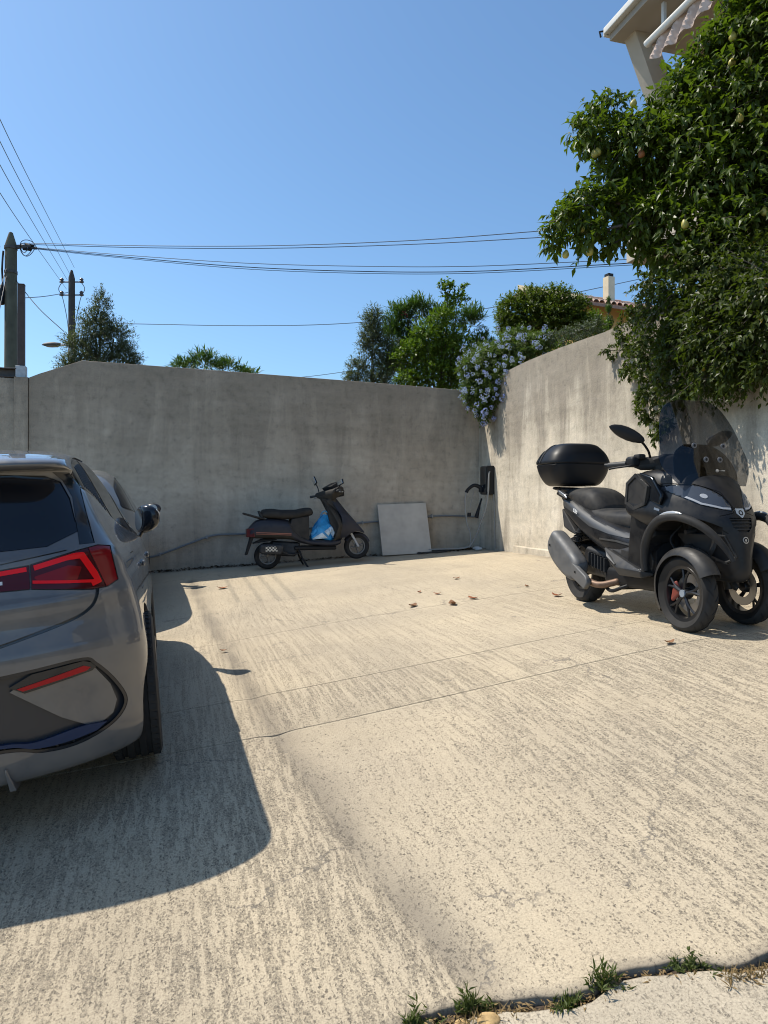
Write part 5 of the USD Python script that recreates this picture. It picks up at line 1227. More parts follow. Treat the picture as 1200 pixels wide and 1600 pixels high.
add('crossbar', tube([(.475, -.13, .14), (.475, .13, .14)], .012, 7), M_BLACKPL, cs, smooth=True)
add('splash_plate', rbox((.66, 0, .29), (.60, .22, .06), .02), M_BLACKPL, sc, smooth=40)

# blue shopping bag on the floorboard
M_BAGBLUE = pm('blue_woven_bag', (0.025, 0.25, 0.52), 0.42, var=0.35, vscale=10, bump=0.4, bscale=40, bdist=0.01)
M_BAGPALE = pm('pale_bag_print', (0.50, 0.60, 0.66), 0.45, var=0.3, vscale=14, bump=0.4, bscale=40, bdist=0.01)
bag = thing('shopping_bag', 'crumpled blue and white shopping bag standing on the scooter floorboard', 'bag', (SC[0] + E1[0] * .77, SC[1] + E1[1] * .77, _gs + .405), YAW)
lp = []
for z, hx, hy, dx in ((0, .165, .10, .0), (.03, .175, .115, .0), (.10, .170, .115, .01), (.17, .145, .10, .015), (.23, .11, .07, .02), (.29, .075, .03, .03), (.345, .05, .012, .05)):
    th = np.linspace(0, 2 * np.pi, 40, endpoint=False)
    k = 1 + .10 * np.sin(5 * th + z * 30) + .06 * np.sin(9 * th - z * 55)
    lp.append(np.stack([dx + hx * k * np.sign(np.cos(th)) * np.abs(np.cos(th)) ** .75, hy * k * np.sign(np.sin(th)) * np.abs(np.sin(th)) ** .75, np.full(40, z) + .012 * np.sin(3 * th + 1)], 1))
bgt = ringstack(np.array(lp)); bgt = bgt.subdivide(); bgt.merge_vertices()
BG = to_m(bgt)
add('bag_body', BG, M_BAGBLUE, bag, smooth=25)
BGo = to_m(inset(bgt, -.003))
add('bag_print', BGo ^ shprism(sg.Polygon([(-.16, .01), (-.02, .10), (.06, .02), (-.14, .0)]), 'y', -.2, 0), M_BAGPALE, bag, smooth=25)
add('bag_print', BGo ^ shprism(sg.Polygon([(.01, .115), (.12, .19), (.16, .12), (.17, .02), (.10, .02)]).difference(sg.Polygon([(.05, .02), (.10, .10), (.14, .02)])), 'y', -.2, 0), M_BAGPALE, bag, smooth=25)
add('handle', tube(spl([(-.03, -.01, .32), (.0, -.03, .385), (.05, -.02, .40), (.10, .0, .35)], 5), [.008] * 16, 6), M_BAGBLUE, bag, smooth=True)

# pale slab leaning on the back wall
M_SLAB = pm('pale_stone_slab', (0.40, 0.35, 0.29), 0.75, var=0.12, vscale=5, bump=0.2, bscale=80)
sa, sb = 3.36, B_WALL - 0.24
sx, sy = xy(sa, sb)
sgz = gz(sx, sy)
sl = xf(rbox((0, 0, .395), (.785, .022, .79), .004), rotm(-2.2, [0, 1, 0]), rotm(-14, [1, 0, 0]), rotm(YAW, [0, 0, 1]))
sl.apply_translation((sx, sy, sgz + .012))
add('stone_slab', sl, M_SLAB, smooth=30, label='square pale grey slab leaning on the back wall right of the small scooter', cat='slab')

# charging point on the side wall near the corner, local x along the wall, -y out into the yard
def onside(t, y, z):
    a_, b_ = A_WALL + y, B_WALL - t
    x, yy = xy(a_, b_)
    return np.array([x, yy, z])
cb = thing('charging_box', 'black car charging box with hung plug and cables, on the side wall by the corner', 'charger', (R0x, R0y, 0), -74)
add('case', rbox((.47, -.065, 1.735), (.24, .13, .44), .018, 3), M_BLACKPL, cb, smooth=45)
add('front_cover', rbox((.47, -.134, 1.735), (.215, .014, .41), .006), M_GLOSSBLACK, cb, smooth=45)
add('status_light', lathe([(0, 0), (.012, 0), (.012, .004), (0, .004)], 'y', 14, (.45, -.1455, 1.64)), M_SILVER, cb, smooth=30)
add('holster', rbox((.42, -.155, 1.60), (.07, .05, .10), .015), M_BLACKPL, cb, smooth=45)
add('plug', tube(spl([(.42, -.17, 1.635), (.41, -.26, 1.66), (.40, -.35, 1.60), (.40, -.385, 1.55)], 5), np.interp(np.linspace(0, 1, 16), [0, .3, .7, 1], [.032, .028, .024, .026]), 10), M_BLACKPL, cb, smooth=50)
add('hanging_plug', tube([(.40, -.13, 1.46), (.395, -.16, 1.36), (.39, -.20, 1.22), (.388, -.215, 1.16)], [.012, .016, .030, .034], 10), M_BLACKPL, cb, smooth=50)
add('socket_cap', tube([(.38, -.33, 1.24), (.38, -.33, 1.18)], [.03, .028], 10), M_BLACKPL, cb, smooth=50)
gfl = .68
for nm, pts, r_, mt in (('charging_cable', [(.40, -.385, 1.55), (.39, -.40, 1.40), (.36, -.36, 1.1), (.34, -.30, .95), (.33, -.28, .75), (.3, -.30, gfl + .02)], .011, M_GREYCABLE),
                        ('charging_cable', [(.56, -.06, 1.90), (.60, -.10, 1.80), (.60, -.11, 1.55), (.55, -.13, 1.30), (.45, -.18, 1.05), (.36, -.24, .82), (.30, -.35, gfl + .02), (.25, -.75, gfl + .0), (.20, -1.1, gfl - .01)], .013, M_GREYCABLE),
                        ('supply_cable', [(.60, -.02, 1.52), (.61, -.015, 1.3), (.63, -.015, .95), (.64, -.015, .70)], .007, M_GREYCABLE),
                        ('tie', [(.38, -.33, 1.24), (.39, -.30, 1.4), (.40, -.25, 1.6)], .004, M_GREYCABLE)):
    add(nm, tube(spl(pts, 7), r_, 8), mt, cb, smooth=True)
gs_ = onside(.22, -.95, 0)
hz_ = gz(gs_[0], gs_[1])
pts = []
for k in range(40):
    a_ = k / 40 * 2 * np.pi * 1.6
    p_ = onside(.24 + .07 * math.sin(a_), -.85 - .34 * math.cos(a_ * .9) * .8, 0)
    pts.append((p_[0], p_[1], gz(p_[0], p_[1]) + .016 + .010 * (k % 7) / 7))
add('cable_loop', tube(spl(pts, 2), .013, 7), M_RUBBER, smooth=True, label='loose black cable loop lying on the ground right of the pale slab', cat='cable')
# scrap by the corner
ps_ = onside(.32, -.16, 0)
sc_ = ellip((0, 0, 0), (.11, .05, .03), 2); sc_.vertices += .012 * (meshkit.noise(sc_.vertices * 30, 2)[:, None] - .5)
add('plastic_scrap', moved(xf(sc_, rotm(-60, [0, 0, 1])), (ps_[0], ps_[1], gz(ps_[0], ps_[1]) + .03)), pm('white_plastic_scrap', (.5, .5, .49), .5), smooth=40, label='small white plastic scrap on the ground in the wall corner under the charging box', cat='scrap')

# dry leaves and litter
M_DRY = pm('dry_leaf', (0.20, 0.095, 0.040), 0.8, var=0.4, vscale=30)
M_DRYRED = pm('rust_dry_leaf', (0.27, 0.085, 0.028), 0.8, var=0.3, vscale=30)
M_LITTER = leafmat('leaf_litter_brown', (0.055, 0.035, 0.02), (0.13, 0.08, 0.045), (0.20, 0.14, 0.08), 0.85, 0.1, 0.2)
def leaf_mesh(L, W, curl, seed):
    r_ = R(seed); n_ = 7
    G = []
    for i, t in enumerate(np.linspace(0, 1, n_)):
        w = W * math.sin(math.pi * min(1, t * .93 + .03)) ** .8
        G.append([((t - .5) * L, u * w, curl * L * ((t - .5) ** 2 * 1.6 + .5 * (u * w / W) ** 2) + .004 * r_.random()) for u in (-.5, -.25, 0, .25, .5)])
    G = np.array(G); o = np.zeros_like(G); o[..., 2] = .0012
    return grid(G, o)
LEAVES = [((347, 920), .10, 'rust-brown dry leaf on the concrete just in front of the small scooter tail', 1), ((645, 948), .09, 'dark brown dry leaf, leftmost of those in the middle of the yard', 0), ((707, 945), .10, 'flat dark dry leaf beside the reddest leaf in the middle of the yard', 0),
          ((739, 936), .09, 'reddish dry leaf in the middle of the yard, largest and brightest there', 1), ((683, 929), .06, 'small brown dry leaf above the dark pair in the middle of the yard', 1), ((1046, 1006), .06, 'curled brown leaf on the concrete just in front of the three-wheeled scooter', 0),
          ((655, 926), .05, 'tiny reddish leaf nearest the stone slab', 1), ((823, 917), .05, 'tiny dark leaf lying left of the three-wheeled scooter rear wheel', 0), ((870, 932), .08, 'rust leaf on the concrete beside the three-wheeled scooter rear tyre', 1),
          ((349, 1018), .05, 'tiny dark leaf beside the hatchback mirror shadow', 0), ((713, 905), .07, 'thin brown leaf below the loose black cable', 0)]
for i, ((px, py), L, lab, red) in enumerate(LEAVES):
    g_ = ground_at(px, py)
    m = xf(leaf_mesh(L * 1.25, L * .75, .38 + .1 * (i % 3), i), rotm(37 * i + 20, [0, 0, 1]))
    add('dry_leaf', moved(m, g_ + [0, 0, .006]), M_DRYRED if red else M_DRY, smooth=40, label=lab, cat='leaf')

def leaves_mesh(P, D, N, L, W, fold=0.25, droop=0.15):
    """many small leaves as one mesh: base points, directions, normals, lengths, widths"""
    D = D / np.maximum(np.linalg.norm(D, axis=1, keepdims=True), 1e-9)
    S = np.cross(D, N); S /= np.maximum(np.linalg.norm(S, axis=1, keepdims=True), 1e-9)
    U = np.cross(S, D)
    L = np.broadcast_to(L, (len(P),))[:, None]; W = np.broadcast_to(W, (len(P),))[:, None]
    mid = P + D * L * .48 - U * W * fold * .5
    l = P + D * L * .42 + S * W * .5 + U * W * fold * .4
    r = P + D * L * .42 - S * W * .5 + U * W * fold * .4
    tip = P + D * L - U * L * droop
    v = np.stack([P, l, mid, r, tip], 1).reshape(-1, 3)
    k = np.arange(len(P))[:, None] * 5
    f = np.concatenate([k + [0, 2, 1], k + [0, 3, 2], k + [1, 2, 4], k + [2, 3, 4]], 0)
    return tm(v, f)

def litter(name, a0, a1, b_of, width, n, seed, label):
    r_ = R(seed)
    a = r_.uniform(a0, a1, n); b = b_of(a) - np.abs(r_.normal(0, width, n)) - .01
    X, Y = xy(a, b); Z = gz_ab(a, b) + .004 + r_.uniform(0, .02, n)
    th = r_.uniform(0, 2 * np.pi, n)
    D = np.stack([np.cos(th), np.sin(th), r_.uniform(-.2, .5, n)], 1); N = np.stack([r_.normal(0, .4, n), r_.normal(0, .4, n), np.ones(n)], 1)
    add(name, leaves_mesh(np.stack([X, Y, Z], 1), D, N, r_.uniform(.025, .07, n), r_.uniform(.012, .03, n)), M_LITTER, smooth=False, label=label, cat='leaf litter', kind='stuff')
litter('leaf_litter', -1.3, 1.4, lambda a: B_WALL + 0 * a, .05, 420, 41, 'brown leaf litter along the foot of the back wall left of the small scooter')
litter('leaf_litter', 3.55, 4.62, lambda a: B_WALL + 0 * a, .10, 520, 42, 'brown leaf litter heaped in the corner under the charging box')
litter('leaf_litter', 1.4, 3.0, lambda a: B_WALL + 0 * a, .04, 160, 43, 'sparse leaf litter at the foot of the back wall behind the small scooter')
# ------------------------------------------------------------------ apartment building, upper right
M_STUCCO = pm('beige_stucco', (0.42, 0.37, 0.30), 0.9, var=0.06, vscale=3, bump=0.3, bscale=60)
M_SOFFIT = pm('soffit_paint', (0.33, 0.295, 0.25), 0.9, var=0.06, vscale=2)
M_CEIL = pm('brown_balcony_ceiling', (0.30, 0.245, 0.19), 0.9, var=0.05, vscale=2)
M_WHITE = pm('white_paint', (0.56, 0.55, 0.52), 0.6, var=0.05)
M_ORANGE = pm('orange_shutter', (0.50, 0.22, 0.075), 0.7)
M_AWNING = pm('faded_awning_cloth', (0.42, 0.33, 0.29), 0.85, var=0.1, vscale=8)
BZ = 7.89
ba, bb_ = 5.75, 8.75
bo = xy(ba, bb_)
ap = thing('apartment_building', 'beige apartment block with overhanging flat roof and balcony, behind the fruit tree', 'building', (bo[0], bo[1], 0), YAW)
# local axes: x along a (away to the right), y along b (negative = towards the eye)
add('roof_slab', rbox((4.0, -5.5, BZ - .07), (8.0, 11.0, .13), .01), M_SOFFIT, ap, smooth=30)
add('gutter', rbox((-.035, -5.5, BZ + .005), (.09, 11.06, .09), .012), M_WHITE, ap, smooth=30)
add('gutter', rbox((4.0, .035, BZ + .005), (8.1, .09, .09), .012), M_WHITE, ap, smooth=30)
add('downpipe_hook', tube([(-.05, .05, BZ + .03), (-.11, .07, BZ + .02), (-.09, .07, BZ - .05)], .014, 8), M_BLACKPL, ap, smooth=40)
for yb in (-.16, -6.5):
    add('raking_fin', xf(prism([(.20, BZ - .135), (.52, BZ - .135), (1.70, 4.92), (1.42, 4.92)], 'y', yb - .14, yb + .10), np.eye(4)), M_STUCCO, ap, smooth=20)
add('ceiling_beam', rbox((.62, -5.5, BZ - .20), (.20, 10.6, .13), .01), M_SOFFIT, ap, smooth=30)
add('ceiling', box((1.80, -5.5, BZ - .19), (2.1, 10.6, .05)), M_CEIL, ap, smooth=False)
add('balcony_slab', rbox((1.55, -5.3, 4.78), (2.7, 10.4, .22), .01), M_STUCCO, ap, smooth=30)
add('parapet', rbox((.28, -5.3, 5.32), (.14, 10.4, .86), .01), M_STUCCO, ap, smooth=30)
add('parapet_cap', rbox((.28, -5.3, 5.77), (.20, 10.46, .05), .01), M_WHITE, ap, smooth=30)
add('upper_wall', box((5.4, -5.3, 6.3), (5.2, 10.4, 2.85)), M_CEIL, ap, smooth=False)
add('lower_wall', box((5.2, -5.3, 3.3), (5.6, 10.4, 2.73)), M_STUCCO, ap, smooth=False)
for yb in (-1.6, -4.6, -7.6):
    d = numbered(ap, 'shutter_door'); UsdGeom.Xform.Define(stage, d)
    add('frame', rbox((2.76, yb, 5.98), (.08, 1.5, 2.18), .008), M_WHITE, d, smooth=30)
    for k in range(14):
        add('slat', rbox((2.71, yb, 4.98 + k * .150), (.035, 1.36, .135), .006), M_ORANGE, d, smooth=30)
aw = numbered(ap, 'awning'); UsdGeom.Xform.Define(stage, aw)
add('roller', tube([(.20, -.55, BZ - .48), (.20, -7.5, BZ - .48)], .048, 14), M_WHITE, aw, smooth=40)
n_ = 160
G = []
for i in range(n_):
    y = -.6 - i * 6.8 / n_
    dr = .20 + .045 * abs(math.sin(i * .42)) + .02 * math.sin(i * .13)
    G.append([(.235 + .03 * math.sin(i * .9 + k), y, BZ - .50 - dr * k / 5) for k in range(6)])
G = np.array(G); o = np.zeros_like(G); o[..., 0] = .004
add('valance', grid(G, o), M_AWNING, aw, smooth=40)
for yb in (-.9, -4.0, -7.0):
    add('awning_bracket', rbox((.20, yb, BZ - .32), (.05, .05, .30), .006), M_WHITE, aw, smooth=30)

# ------------------------------------------------------------------ tiled house behind the hedge
M_OCHRE = pm('ochre_render', (0.52, 0.33, 0.13), 0.9, var=0.08, vscale=3)
M_CHIM = pm('cream_chimney_render', (0.56, 0.47, 0.33), 0.9, var=0.08, vscale=5)
TILES = [pm('terracotta_%s' % n_, c, 0.85, var=0.2, vscale=14) for n_, c in (('pale', (0.42, 0.27, 0.19)), ('pink', (0.38, 0.21, 0.15)), ('brown', (0.28, 0.16, 0.115)), ('grey', (0.33, 0.25, 0.20)))]
hyaw = 24.0
h0 = at(812, 447, 22.0)
hs = thing('tiled_house', 'ochre house with pink canal-tile roof and chimney, beyond the clipped round tree', 'house', (h0[0], h0[1], 0), hyaw)
RZ = h0[2]
pitch = math.radians(21)
Lh, Wr = 8.0, 3.0
add('wall', box((Lh / 2, -1.1, (RZ - 1.05 + 1.2) / 2), (Lh - .5, 2.6, RZ - 1.05 - 1.2)), M_OCHRE, hs, smooth=False)
sl_ = math.tan(pitch)
for sg_, wr_ in ((-1, Wr), (1, .45)):
    add('roof_deck', hull([(0, 0, RZ - .10), (Lh, 0, RZ - .10), (0, sg_ * wr_, RZ - .10 - sl_ * wr_), (Lh, sg_ * wr_, RZ - .10 - sl_ * wr_), (0, 0, RZ - .18), (Lh, 0, RZ - .18), (0, sg_ * wr_, RZ - .18 - sl_ * wr_), (Lh, sg_ * wr_, RZ - .18 - sl_ * wr_)]), TILES[2], hs, smooth=20)
add('gable_trim', hull([(-.06, .02, RZ + .04), (.06, .02, RZ + .04), (-.06, -Wr, RZ + .03 - sl_ * Wr), (.06, -Wr, RZ + .03 - sl_ * Wr), (-.06, 0, RZ - .16), (.06, 0, RZ - .16), (-.06, -Wr, RZ - .16 - sl_ * Wr), (.06, -Wr, RZ - .16 - sl_ * Wr)]), M_CHIM, hs, smooth=20)
rg = R(77)
def canal(x, y0, y1, z0, z1, r, mat, up=True):
    th = np.linspace(0, np.pi, 7)
    lp = []
    for (y, z, rr_) in ((y0, z0, r * .88), (y1, z1, r)):
        lp.append(np.stack([x + rr_ * np.cos(th), np.full(7, y), z + rr_ * .75 * np.sin(th)], 1))
    G = np.array(lp); o = np.zeros_like(G); o[..., 2] = -.014
    return grid(G, o)
nt = 0
for i in range(26):
    x = .14 + i * .205
    for j in range(8):
        y0 = -j * .345; y1 = y0 - .40
        z0 = RZ - .085 + y0 * sl_ + .0; z1 = RZ - .085 + y1 * sl_ + .022
        add('roof_tile', canal(x + rg.normal(0, .006), y0, y1, z0, z1, .088, None), TILES[int(rg.integers(0, 4))], hs, smooth=60)
for i in range(18):
    add('ridge_tile', xf(canal(0, 0, -.42, 0, .012, .10, None), rotm(90, [0, 0, 1]), trimesh.transformations.translation_matrix((.05 + i * .38, 0, RZ - .05))), TILES[int(rg.integers(0, 4))], hs, smooth=60)
cx_ = 3.14
add('chimney', rbox((cx_, -.35, RZ + .10), (.26, .26, .95), .01), M_CHIM, hs, smooth=30)
add('cowl', rbox((cx_, -.35, RZ + .63), (.20, .20, .10), .01), M_BLACKPL, hs, smooth=30)

# ------------------------------------------------------------------ poles, lamp, wires
M_POLE = pm('weathered_pole_timber', (0.070, 0.068, 0.046), 0.9, var=0.3, vscale=3, bump=0.5, bscale=30, bdist=0.01)
M_POLE2 = pm('dark_tarred_pole', (0.035, 0.028, 0.024), 0.8, var=0.3, vscale=6)
M_WIRE = pm('overhead_wire', (0.02, 0.022, 0.026), 0.6)
M_PORC = pm('insulator_dark', (0.05, 0.05, 0.06), 0.4)
def wood_pole(name, label, px, d, ztop, r0, mat):
    p = at(px, 800, d)
    t = thing(name, label, 'pole', (p[0], p[1], 0), 0)
    add('shaft', tube([(0, 0, .8), (0, 0, ztop - 2), (0, 0, ztop - .28), (0, 0, ztop - .02), (0, 0, ztop)], [r0 * 1.25, r0 * 1.08, r0, r0 * .35, r0 * .1], 16), mat, t, smooth=40)
    return t, p
pa, ppa = wood_pole('utility_pole', 'greenish weathered timber utility pole with a pointed top, at the left edge', 17, 15.7, 7.33, .118, M_POLE)
for z in (6.98, 6.45):
    add('pole_band', lathe([(.116, -.03), (.135, -.03), (.135, .03), (.116, .03)], 'z', 20, (0, 0, z)), M_STEEL_DARK, pa, smooth=30)
add('wire_bracket', hull([(.10, 0, 7.03), (.42, .0, 7.05), (.42, 0, 7.01), (.10, 0, 6.97)], .02), M_STEEL_DARK, pa, smooth=40)
for k, (dx, dz) in enumerate(((.22, 7.03), (.33, 7.05), (.40, 6.99), (.28, 6.96))):
    add('wire_clamp', hull([(dx, 0, dz), (dx + .14, .02, dz - .01)], .03), M_BLACKPL, pa, smooth=40)
for k in range(7):
    rr_ = .09 + .035 * (k % 3)
    a_ = np.linspace(0, 2 * np.pi, 24, endpoint=False)
    c_ = (.30 + .03 * k, .0, 6.98 - .03 * (k % 2)) if k < 3 else (-.20 - .03 * k, -.03 * k, [6.95, 6.8, 5.65, 5.55][k - 3])
    add('cable_coil', tube(np.stack([c_[0] + rr_ * np.cos(a_), c_[1] + .04 * np.sin(a_ * 2), c_[2] + rr_ * 1.1 * np.sin(a_)], 1), .008, 5, True), M_RUBBER, pa, smooth=True)
add('splice_case', rbox((-.22, -.05, 5.95), (.22, .18, .42), .05), M_BLACKPL, pa, smooth=40)
add('cable_run', tube(spl([(-.14, -.05, 6.9), (-.16, -.06, 6.5), (-.15, -.05, 6.1), (-.20, -.05, 5.75)], 5), .02, 6), M_RUBBER, pa, smooth=True)
pb, ppb = wood_pole('utility_pole', 'slim dark tarred utility pole with four insulators, rising behind the olive tree', 112, 25.0, 9.62, .105, M_POLE2)
for z in (9.20, 8.75):
    add('crossarm', tube([(-.42, 0, z), (.42, 0, z)], .025, 6), M_STEEL_DARK, pb, smooth=40)
    for s in (-1, 1):
        add('insulator', lathe([(0, -.06), (.05, -.06), (.075, -.02), (.05, .02), (.07, .06), (.03, .11), (0, .11)], 'z', 14, (s * .34, 0, z + .03)), M_PORC, pb, smooth=40)
for s in (-1, 1):
    add('drop_cable', tube(spl([(s * .33, 0, 9.2), (s * .45, 0, 8.95), (s * .30, 0, 8.6), (s * .12, 0, 7.6), (s * .12, 0, 6.5)], 6), .012, 5), M_RUBBER, pb, smooth=True)
lp_ = at(112, 800, 18.5)
lm = thing('street_lamp', 'grey street lamp whose teardrop head pokes out left of the olive tree', 'street lamp', (lp_[0], lp_[1], 0), 0)
hz0 = EYE + (800 - 540) / 1130 * 18.5
add('post', tube([(0, 0, .8), (0, 0, hz0 - .5), (-.02, 0, hz0 - .15)], [.07, .05, .04], 12), M_GALV, lm, smooth=40)
add('arm', tube(spl([(-.02, 0, hz0 - .15), (-.10, 0, hz0 + .0), (-.30, 0, hz0 + .02)], 5), .03, 10), M_GALV, lm, smooth=40)
L_ = []
for x, ry, rz in ((-.28, .05, .035), (-.33, .085, .05), (-.45, .11, .065), (-.58, .10, .06), (-.70, .06, .04), (-.76, .015, .012)):
    th = np.linspace(0, 2 * np.pi, 18, endpoint=False)
    L_.append(np.stack([np.full(18, x), ry * np.cos(th), hz0 + .02 + rz * np.sin(th) * np.where(np.sin(th) > 0, 1.1, .7)], 1))
add('lamp_head', ringstack(np.array(L_)), pm('lamp_housing', (.045, .043, .04), .6), lm, smooth=50)
add('diffuser', ellip((-.50, 0, hz0 - .015), (.17, .075, .03), 2), pm('lamp_glass', (.14, .14, .13), .3), lm, smooth=True)

def wire(pts, r, label, group=None, n=24):
    """a sagging wire through points of (px, py, distance)"""
    P = np.array([at(*q) for q in pts])
    add('overhead_wire', tube(spl(P, n), r * .72, 5), M_WIRE, smooth=True, label=label, cat='wire', group=group)
wire([(45, 380, 15.7), (220, 384, 15.0), (420, 384, 14.2), (640, 376, 13.2), (845, 361, 12.2), (1010, 348, 11.4)], .010, 'uppermost of the long wires running right from the greenish pole')
wire([(45, 382, 15.7), (220, 387, 15.0), (420, 388, 14.2), (640, 382, 13.2), (845, 371, 12.2), (1010, 360, 11.4)], .010, 'second wire from the top running right from the greenish pole')
wire([(45, 386, 15.7), (200, 399, 15.2), (380, 411, 14.6), (560, 416, 14.0), (740, 416, 13.3), (990, 405, 12.4)], .009, 'third long wire from the top, topmost of the drooping bundle across the sky')
wire([(45, 387, 15.7), (200, 402, 15.2), (380, 417, 14.6), (560, 424, 14.0), (740, 424, 13.3), (990, 411, 12.4)], .012, 'thickest of the drooping bundle of wires crossing the middle of the sky')
wire([(45, 388, 15.7), (200, 404, 15.2), (380, 420, 14.6), (560, 427, 14.0), (740, 427, 13.3), (990, 414, 12.4)], .008, 'lowest wire of the drooping bundle crossing the middle of the sky')
wire([(120, 505, 25), (205, 506, 25), (400, 509, 25), (560, 504, 25), (745, 484, 25), (880, 461, 25), (1000, 436, 25)], .016, 'single low wire passing behind the olive tree and over the clipped round tree')
g_ = 'thin wires from the top left to the dark pole'
for k, (x0, y0, x1, y1, _) in enumerate( ((-40, 100, 116, 418, 0), (-40, 138, 109, 428, 0), (-40, 182, 105, 437, 0), (-40, 236, 104, 452, 0))):
    wire([(x0, y0, 9.0), ((x0 + x1) / 2, (y0 + y1) / 2 + 6, 15.0 if False else 13.2), (x1, y1, 25.0)], .0085, ('rightmost and highest', 'second from the right', 'third from the right', 'leftmost and lowest')[k] + ' of the four thin wires slanting down to the dark tarred pole', g_)
wire([(25, 438, 15.7), (60, 481, 15.2), (100, 518, 14.9)], .012, 'short cable falling from the greenish pole into the olive tree')
wire([(30, 466, 20), (70, 463, 22.5), (106, 457, 25)], .016, 'thick cable sagging between the two utility poles')
wire([(-25, 560, 13), (-5, 500, 14.3), (10, 432, 15.6)], .014, 'left of the two service cables running off the left edge from the greenish pole')
wire([(-30, 530, 13), (-8, 475, 14.3), (10, 420, 15.6)], .012, 'right of the two service cables running off the left edge from the greenish pole')
wire([(430, 592, 30), (485, 588, 30), (560, 578, 30)], .016, 'far wire just above the back wall left of the grey-green shrub')
# ------------------------------------------------------------------ plants
def unit(r_, n):
    v = r_.normal(size=(n, 3)); return v / np.linalg.norm(v, axis=1, keepdims=True)

def foliage(clusters, twigs, per, L, W, seed, droop=0.15, out=0.6, up=0.0, hang=0.0, jitter=.35, lo=.35, dens=4.0):
    """leaf bases, directions, normals over ellipsoid clusters: twigs run outwards, leaves sit along them"""
    r_ = R(seed)
    P, D, N, Ls, Ws, T = [], [], [], [], [], []
    for c, rad in clusters:
        c = np.asarray(c, float); rad = np.broadcast_to(np.asarray(rad, float), 3)
        k = max(6, int(twigs * (rad[0] * rad[1] * rad[2]) ** (2 / 3) * 10 * dens))
        d = unit(r_, k); d[:, 2] += up; d /= np.linalg.norm(d, axis=1, keepdims=True)
        R1 = r_.uniform(.70, 1.12, k)[:, None]
        a = c + d * rad * lo * r_.uniform(.2, 1.3, (k, 1)); b = c + d * rad * R1
        b[:, 2] -= hang * rad[2] * r_.uniform(0, 1, k)
        T.append((a, b))
        t = np.tile(np.linspace(.12, 1, per), (k, 1)) + r_.uniform(-.06, .06, (k, per))
        p = a[:, None] + (b - a)[:, None] * t[..., None]
        ax = (b - a) / np.maximum(np.linalg.norm(b - a, axis=1, keepdims=True), 1e-6)
        dd = ax[:, None] * out + unit(r_, k * per).reshape(k, per, 3) * 1.0
        dd[..., 2] -= hang * .7
        nn = unit(r_, k * per).reshape(k, per, 3) * jitter + np.array([0, 0, 1.0]) + .5 * ax[:, None]
        s = r_.uniform(.65, 1.2, (k, per))
        P.append(p.reshape(-1, 3)); D.append(dd.reshape(-1, 3)); N.append(nn.reshape(-1, 3)); Ls.append((L * s).ravel()); Ws.append((W * s).ravel())
    return [np.concatenate(x) for x in (P, D, N, Ls, Ws)], T

def twig_mesh(T, r, every=1, seed=0):
    out = []
    for a, b in T:
        for i in range(0, len(a), every):
            m_ = (a[i] + b[i]) / 2 + np.array([0, 0, .02])
            out.append(tube([a[i], m_, b[i]], [r, r * .8, r * .4], 4))
    return cat(*out)

def plant(name, label, category, clusters, twigs, per, L, W, mat, seed, base, wood, trunk_r=.05, twig_every=12, group=None, twig_r=.004, **kw):
    t = thing(name, label, category, (0, 0, 0), 0, group)
    A, T = foliage(clusters, twigs, per, L, W, seed, **kw)
    add('foliage', leaves_mesh(*A), mat, t, smooth=False, kind='stuff')
    base = np.asarray(base, float)
    cs = [np.asarray(c, float) for c, _ in clusters]
    for c in cs[:5]:
        m_ = base * .45 + c * .55; m_[2] = base[2] * .5 + c[2] * .5
        add('stem', tube(spl([base, m_, c], 4), np.linspace(trunk_r * .6, trunk_r * .12, 9), 6), wood, t, smooth=True)
    add('twigs', twig_mesh(T, twig_r, twig_every), wood, t, smooth=False, kind='stuff')
    return t, A

M_BARK = pm('grey_brown_bark', (0.085, 0.068, 0.052), 0.9, var=0.35, vscale=12, bump=0.6, bscale=40, bdist=0.01)
M_L_OLIVE = leafmat('olive_leaf', (0.095, 0.115, 0.065), (0.15, 0.17, 0.10), (0.24, 0.25, 0.18), 0.55, .2)
M_L_OLEANDER = leafmat('oleander_leaf', (0.065, 0.115, 0.03), (0.115, 0.18, 0.05), (0.17, 0.23, 0.08), 0.42, .25)
M_L_BRIGHT = leafmat('bright_green_leaf', (0.095, 0.15, 0.018), (0.17, 0.245, 0.028), (0.27, 0.33, 0.045), 0.4, .35)
M_L_HEDGE = leafmat('clipped_tree_leaf', (0.085, 0.115, 0.018), (0.165, 0.195, 0.03), (0.30, 0.30, 0.05), 0.42, .35)
M_L_PLUM = leafmat('plumbago_leaf', (0.085, 0.125, 0.03), (0.15, 0.19, 0.05), (0.22, 0.24, 0.08), 0.5, .3)
M_L_PEAR = leafmat('pear_leaf', (0.070, 0.102, 0.014), (0.150, 0.195, 0.026), (0.24, 0.265, 0.044), 0.40, .40, .3)
M_L_VINE = leafmat('climber_leaf', (0.050, 0.068, 0.013), (0.105, 0.130, 0.024), (0.19, 0.20, 0.044), 0.42, .34, .25)
M_L_GREY = leafmat('grey_green_leaf', (0.085, 0.105, 0.07), (0.13, 0.15, 0.105), None, 0.55, .2)
M_FLOWER = leafmat('pale_blue_petal', (0.32, 0.36, 0.70), (0.42, 0.45, 0.78), (0.54, 0.56, 0.84), 0.6, .3, .2)
M_PINK = leafmat('pink_petal', (0.55, 0.12, 0.20), (0.65, 0.2, 0.28), None, 0.6, .3, .2)

def C(*rows):
    return [(at(px, py, d), r) for px, py, d, r in rows]

